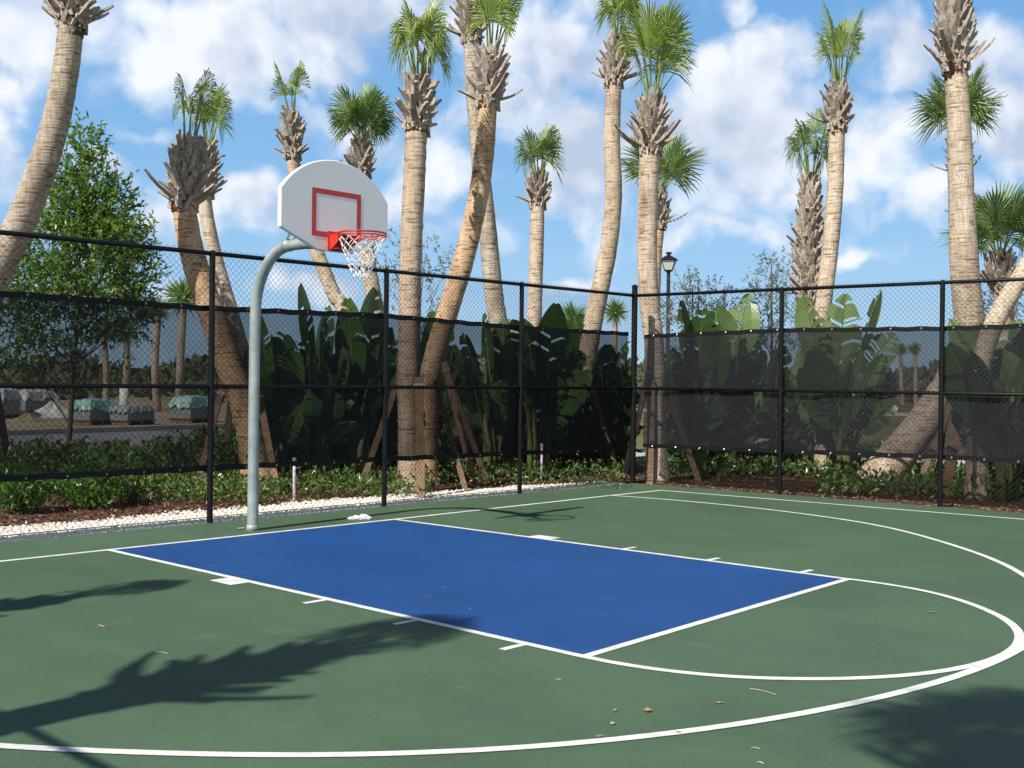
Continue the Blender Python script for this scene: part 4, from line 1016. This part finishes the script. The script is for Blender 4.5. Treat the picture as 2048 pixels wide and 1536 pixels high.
tcn = nt.nodes.new('ShaderNodeTexCoord'); D_ = tcn.outputs['Generated']
def Mth(op, a, b=None, c=None, clamp=False):
    n = nt.nodes.new('ShaderNodeMath'); n.operation = op; n.use_clamp = clamp
    for i, v in enumerate((a, b, c)):
        if v is None: continue
        if isinstance(v, (int, float)): n.inputs[i].default_value = v
        else: L(nt, v, n.inputs[i])
    return n.outputs[0]
sep = nt.nodes.new('ShaderNodeSeparateXYZ'); L(nt, D_, sep.inputs[0])
az = Mth('ARCTAN2', sep.outputs[0], sep.outputs[1]); el = Mth('ARCSINE', sep.outputs[2])
comb = nt.nodes.new('ShaderNodeCombineXYZ'); L(nt, az, comb.inputs[0]); L(nt, el, comb.inputs[1])
sv = comb.outputs[0]
def nz(vec, scale, detail, rough=.6, dist=0.0):
    n = nt.nodes.new('ShaderNodeTexNoise'); n.inputs['Scale'].default_value = scale; n.inputs['Detail'].default_value = detail; n.inputs['Roughness'].default_value = rough; n.inputs['Distortion'].default_value = dist
    L(nt, vec, n.inputs['Vector']); return n.outputs['Fac']
def nz2(vec, scale, detail, rough):
    n = nt.nodes.new('ShaderNodeTexNoise'); n.noise_dimensions = '2D'; n.inputs['Scale'].default_value = scale; n.inputs['Detail'].default_value = detail; n.inputs['Roughness'].default_value = rough
    L(nt, vec, n.inputs['Vector']); return n.outputs['Fac']
def shift(vec, d):
    n = nt.nodes.new('ShaderNodeVectorMath'); n.operation = 'ADD'; L(nt, vec, n.inputs[0]); n.inputs[1].default_value = d; return n.outputs[0]
warp = nt.nodes.new('ShaderNodeTexNoise'); warp.noise_dimensions = '2D'; warp.inputs['Scale'].default_value = 11; warp.inputs['Detail'].default_value = 5; L(nt, sv, warp.inputs['Vector'])
wv = nt.nodes.new('ShaderNodeVectorMath'); wv.operation = 'MULTIPLY_ADD'; L(nt, warp.outputs['Color'], wv.inputs[0]); wv.inputs[1].default_value = (.09, .075, 0); wv.inputs[2].default_value = (-.045, -.0375, 0)
w2 = nt.nodes.new('ShaderNodeVectorMath'); w2.operation = 'ADD'; L(nt, wv.outputs[0], w2.inputs[0]); L(nt, sv, w2.inputs[1]); svw = w2.outputs[0]
def azel(px, py):
    r = ray(px, py); r = r/np.linalg.norm(r); return math.atan2(r[0], r[1]), math.asin(r[2])
CLOUDS = [(60, 50, 200, 100, 1), (260, 140, 130, 80, .95), (430, 100, 200, 110, 1.15), (680, 30, 380, 90, 1.05), (960, 40, 130, 80, .8), (1130, 90, 160, 110, 1.15), (1010, 200, 110, 80, .9), (1190, 290, 120, 100, 1.15), (690, 265, 150, 60, .85),
 (1150, 420, 150, 90, .75), (1460, 280, 160, 150, 1.2), (1545, 130, 90, 80, 1.0), (1440, 40, 80, 60, .85), (1780, 110, 150, 80, .8), (1750, 300, 120, 110, 1.0), (1990, 220, 130, 120, 1.1), (1860, 380, 120, 80, .85),
 (480, 410, 180, 80, .95), (60, 410, 170, 80, .62), (230, 330, 130, 50, .5), (30, 150, 90, 50, .8), (880, 330, 120, 110, .8), (1430, 470, 190, 50, .6), (1680, 500, 190, 45, .42), (620, 590, 220, 45, .55), (1120, 570, 190, 45, .45), (950, 480, 150, 60, .5), (230, 560, 220, 60, .45), (1950, 480, 120, 60, .4), (300, 245, 140, 35, .42), (560, 160, 60, 45, .4),
 (-300, 200, 260, 150, .9), (2350, 200, 260, 170, 1.0), (400, -250, 420, 130, .9), (1300, -260, 420, 150, .9)]
field = None
for (x, y, rx, ry, s) in CLOUDS:
    a0, e0 = azel(x, y); ra, re = rx/FPX*1.05, ry/FPX*1.05
    ma = nt.nodes.new('ShaderNodeMapping'); ma.vector_type = 'POINT'
    ma.inputs['Location'].default_value = (-a0/ra, -e0/re, 0); ma.inputs['Scale'].default_value = (1/ra, 1/re, 0); L(nt, svw, ma.inputs[0])
    ln = nt.nodes.new('ShaderNodeVectorMath'); ln.operation = 'LENGTH'; L(nt, ma.outputs[0], ln.inputs[0])
    f = Mth('MULTIPLY_ADD', ln.outputs['Value'], -.95, s-.09)
    field = f if field is None else Mth('MAXIMUM', field, f)
# out of view: noise clouds added low to light the backboard, thinning overhead
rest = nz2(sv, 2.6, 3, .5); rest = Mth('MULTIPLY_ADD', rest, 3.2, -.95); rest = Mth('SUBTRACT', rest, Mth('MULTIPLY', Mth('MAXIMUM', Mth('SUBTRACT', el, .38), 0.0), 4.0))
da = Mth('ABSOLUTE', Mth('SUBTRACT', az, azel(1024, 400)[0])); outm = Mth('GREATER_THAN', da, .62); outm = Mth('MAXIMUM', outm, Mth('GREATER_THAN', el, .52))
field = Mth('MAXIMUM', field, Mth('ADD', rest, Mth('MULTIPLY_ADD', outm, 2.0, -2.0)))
def vor(vec, sc_):
    n = nt.nodes.new('ShaderNodeTexVoronoi'); n.voronoi_dimensions = '2D'; n.feature = 'F1'; n.inputs['Scale'].default_value = sc_
    n.inputs['Detail'].default_value = 1.0; n.inputs['Roughness'].default_value = .5
    L(nt, vec, n.inputs['Vector']); return n.outputs['Distance']
def puff(vec, det):
    a = nz2(vec, 11, det, .57); b = vor(vec, 19)
    return Mth('ADD', Mth('MULTIPLY_ADD', a, 1.9, -.95), Mth('MULTIPLY_ADD', b, -.55, .26))
wsm = nt.nodes.new('ShaderNodeVectorMath'); wsm.operation = 'MULTIPLY_ADD'; L(nt, warp.outputs['Color'], wsm.inputs[0]); wsm.inputs[1].default_value = (.045, .04, 0); L(nt, sv, wsm.inputs[2])
n1 = puff(wsm.outputs[0], 7); n1b = puff(shift(wsm.outputs[0], (-.010, .016, 0)), 3)
dens = Mth('ADD', field, n1)
def ss(v, a, b):
    n = nt.nodes.new('ShaderNodeMapRange'); n.interpolation_type = 'SMOOTHSTEP'; n.inputs['From Min'].default_value = a; n.inputs['From Max'].default_value = b; L(nt, v, n.inputs['Value']); return n.outputs[0]
alpha = ss(dens, -.36, .58)
relief = Mth('MULTIPLY', Mth('SUBTRACT', n1, n1b), .55)
big = nz(shift(sv, (3.1, 1.7, 0)), 6.5, 4, .5)
lit = Mth('ADD', Mth('ADD', Mth('MULTIPLY_ADD', big, 2.5, -.75), relief), Mth('MULTIPLY', Mth('SUBTRACT', dens, .6), -.12)); lit = Mth('MAXIMUM', Mth('MINIMUM', lit, 1.0), 0.0)
cr = nt.nodes.new('ShaderNodeValToRGB'); L(nt, lit, cr.inputs[0])
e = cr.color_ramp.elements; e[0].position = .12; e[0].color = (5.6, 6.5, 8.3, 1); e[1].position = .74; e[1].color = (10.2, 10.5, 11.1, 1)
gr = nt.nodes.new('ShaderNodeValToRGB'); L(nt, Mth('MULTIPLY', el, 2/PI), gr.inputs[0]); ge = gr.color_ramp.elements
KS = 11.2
for x_, c_ in ((0, (.42, .66, .90)), (.10, (.26, .52, .85)), (.24, (.135, .37, .75)), (.42, (.03, .09, .21)), (1, (.012, .03, .065))):  # unseen upper sky stops darkened to deepen the shadows on the court
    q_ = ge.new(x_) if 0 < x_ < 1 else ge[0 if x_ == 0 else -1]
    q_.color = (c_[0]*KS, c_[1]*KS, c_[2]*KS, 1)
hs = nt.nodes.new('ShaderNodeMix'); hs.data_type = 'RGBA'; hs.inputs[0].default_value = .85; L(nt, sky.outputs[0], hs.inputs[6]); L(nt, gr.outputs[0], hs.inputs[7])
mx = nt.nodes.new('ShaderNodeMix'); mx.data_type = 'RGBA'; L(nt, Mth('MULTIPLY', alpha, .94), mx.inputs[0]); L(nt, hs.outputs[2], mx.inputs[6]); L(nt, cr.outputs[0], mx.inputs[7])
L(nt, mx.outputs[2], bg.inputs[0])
wd.cycles.sampling_method = 'MANUAL'; wd.cycles.sample_map_resolution = 512

cam = bpy.data.cameras.new('camera'); co = bpy.data.objects.new('camera', cam); C.objects.link(co); sc.camera = co
cam.sensor_width = 36; cam.lens = FPX/2048*36; cam.clip_end = 6000; cam.clip_start = .05
co.matrix_world = Matrix(((AR[0], AU[0], -AF[0], CAM[0]), (AR[1], AU[1], -AF[1], CAM[1]), (AR[2], AU[2], -AF[2], CAM[2]), (0, 0, 0, 1)))
sc.view_settings.view_transform = 'Standard'; sc.view_settings.look = 'None'; sc.view_settings.exposure = .36; sc.view_settings.gamma = 1
sc.cycles.use_denoising = True; sc.cycles.denoiser = 'OPENIMAGEDENOISE'; sc.cycles.denoising_input_passes = 'RGB_ALBEDO_NORMAL'; sc.cycles.max_bounces = 8; sc.cycles.transparent_max_bounces = 16; sc.cycles.diffuse_bounces = 3
sc.render.film_transparent = False
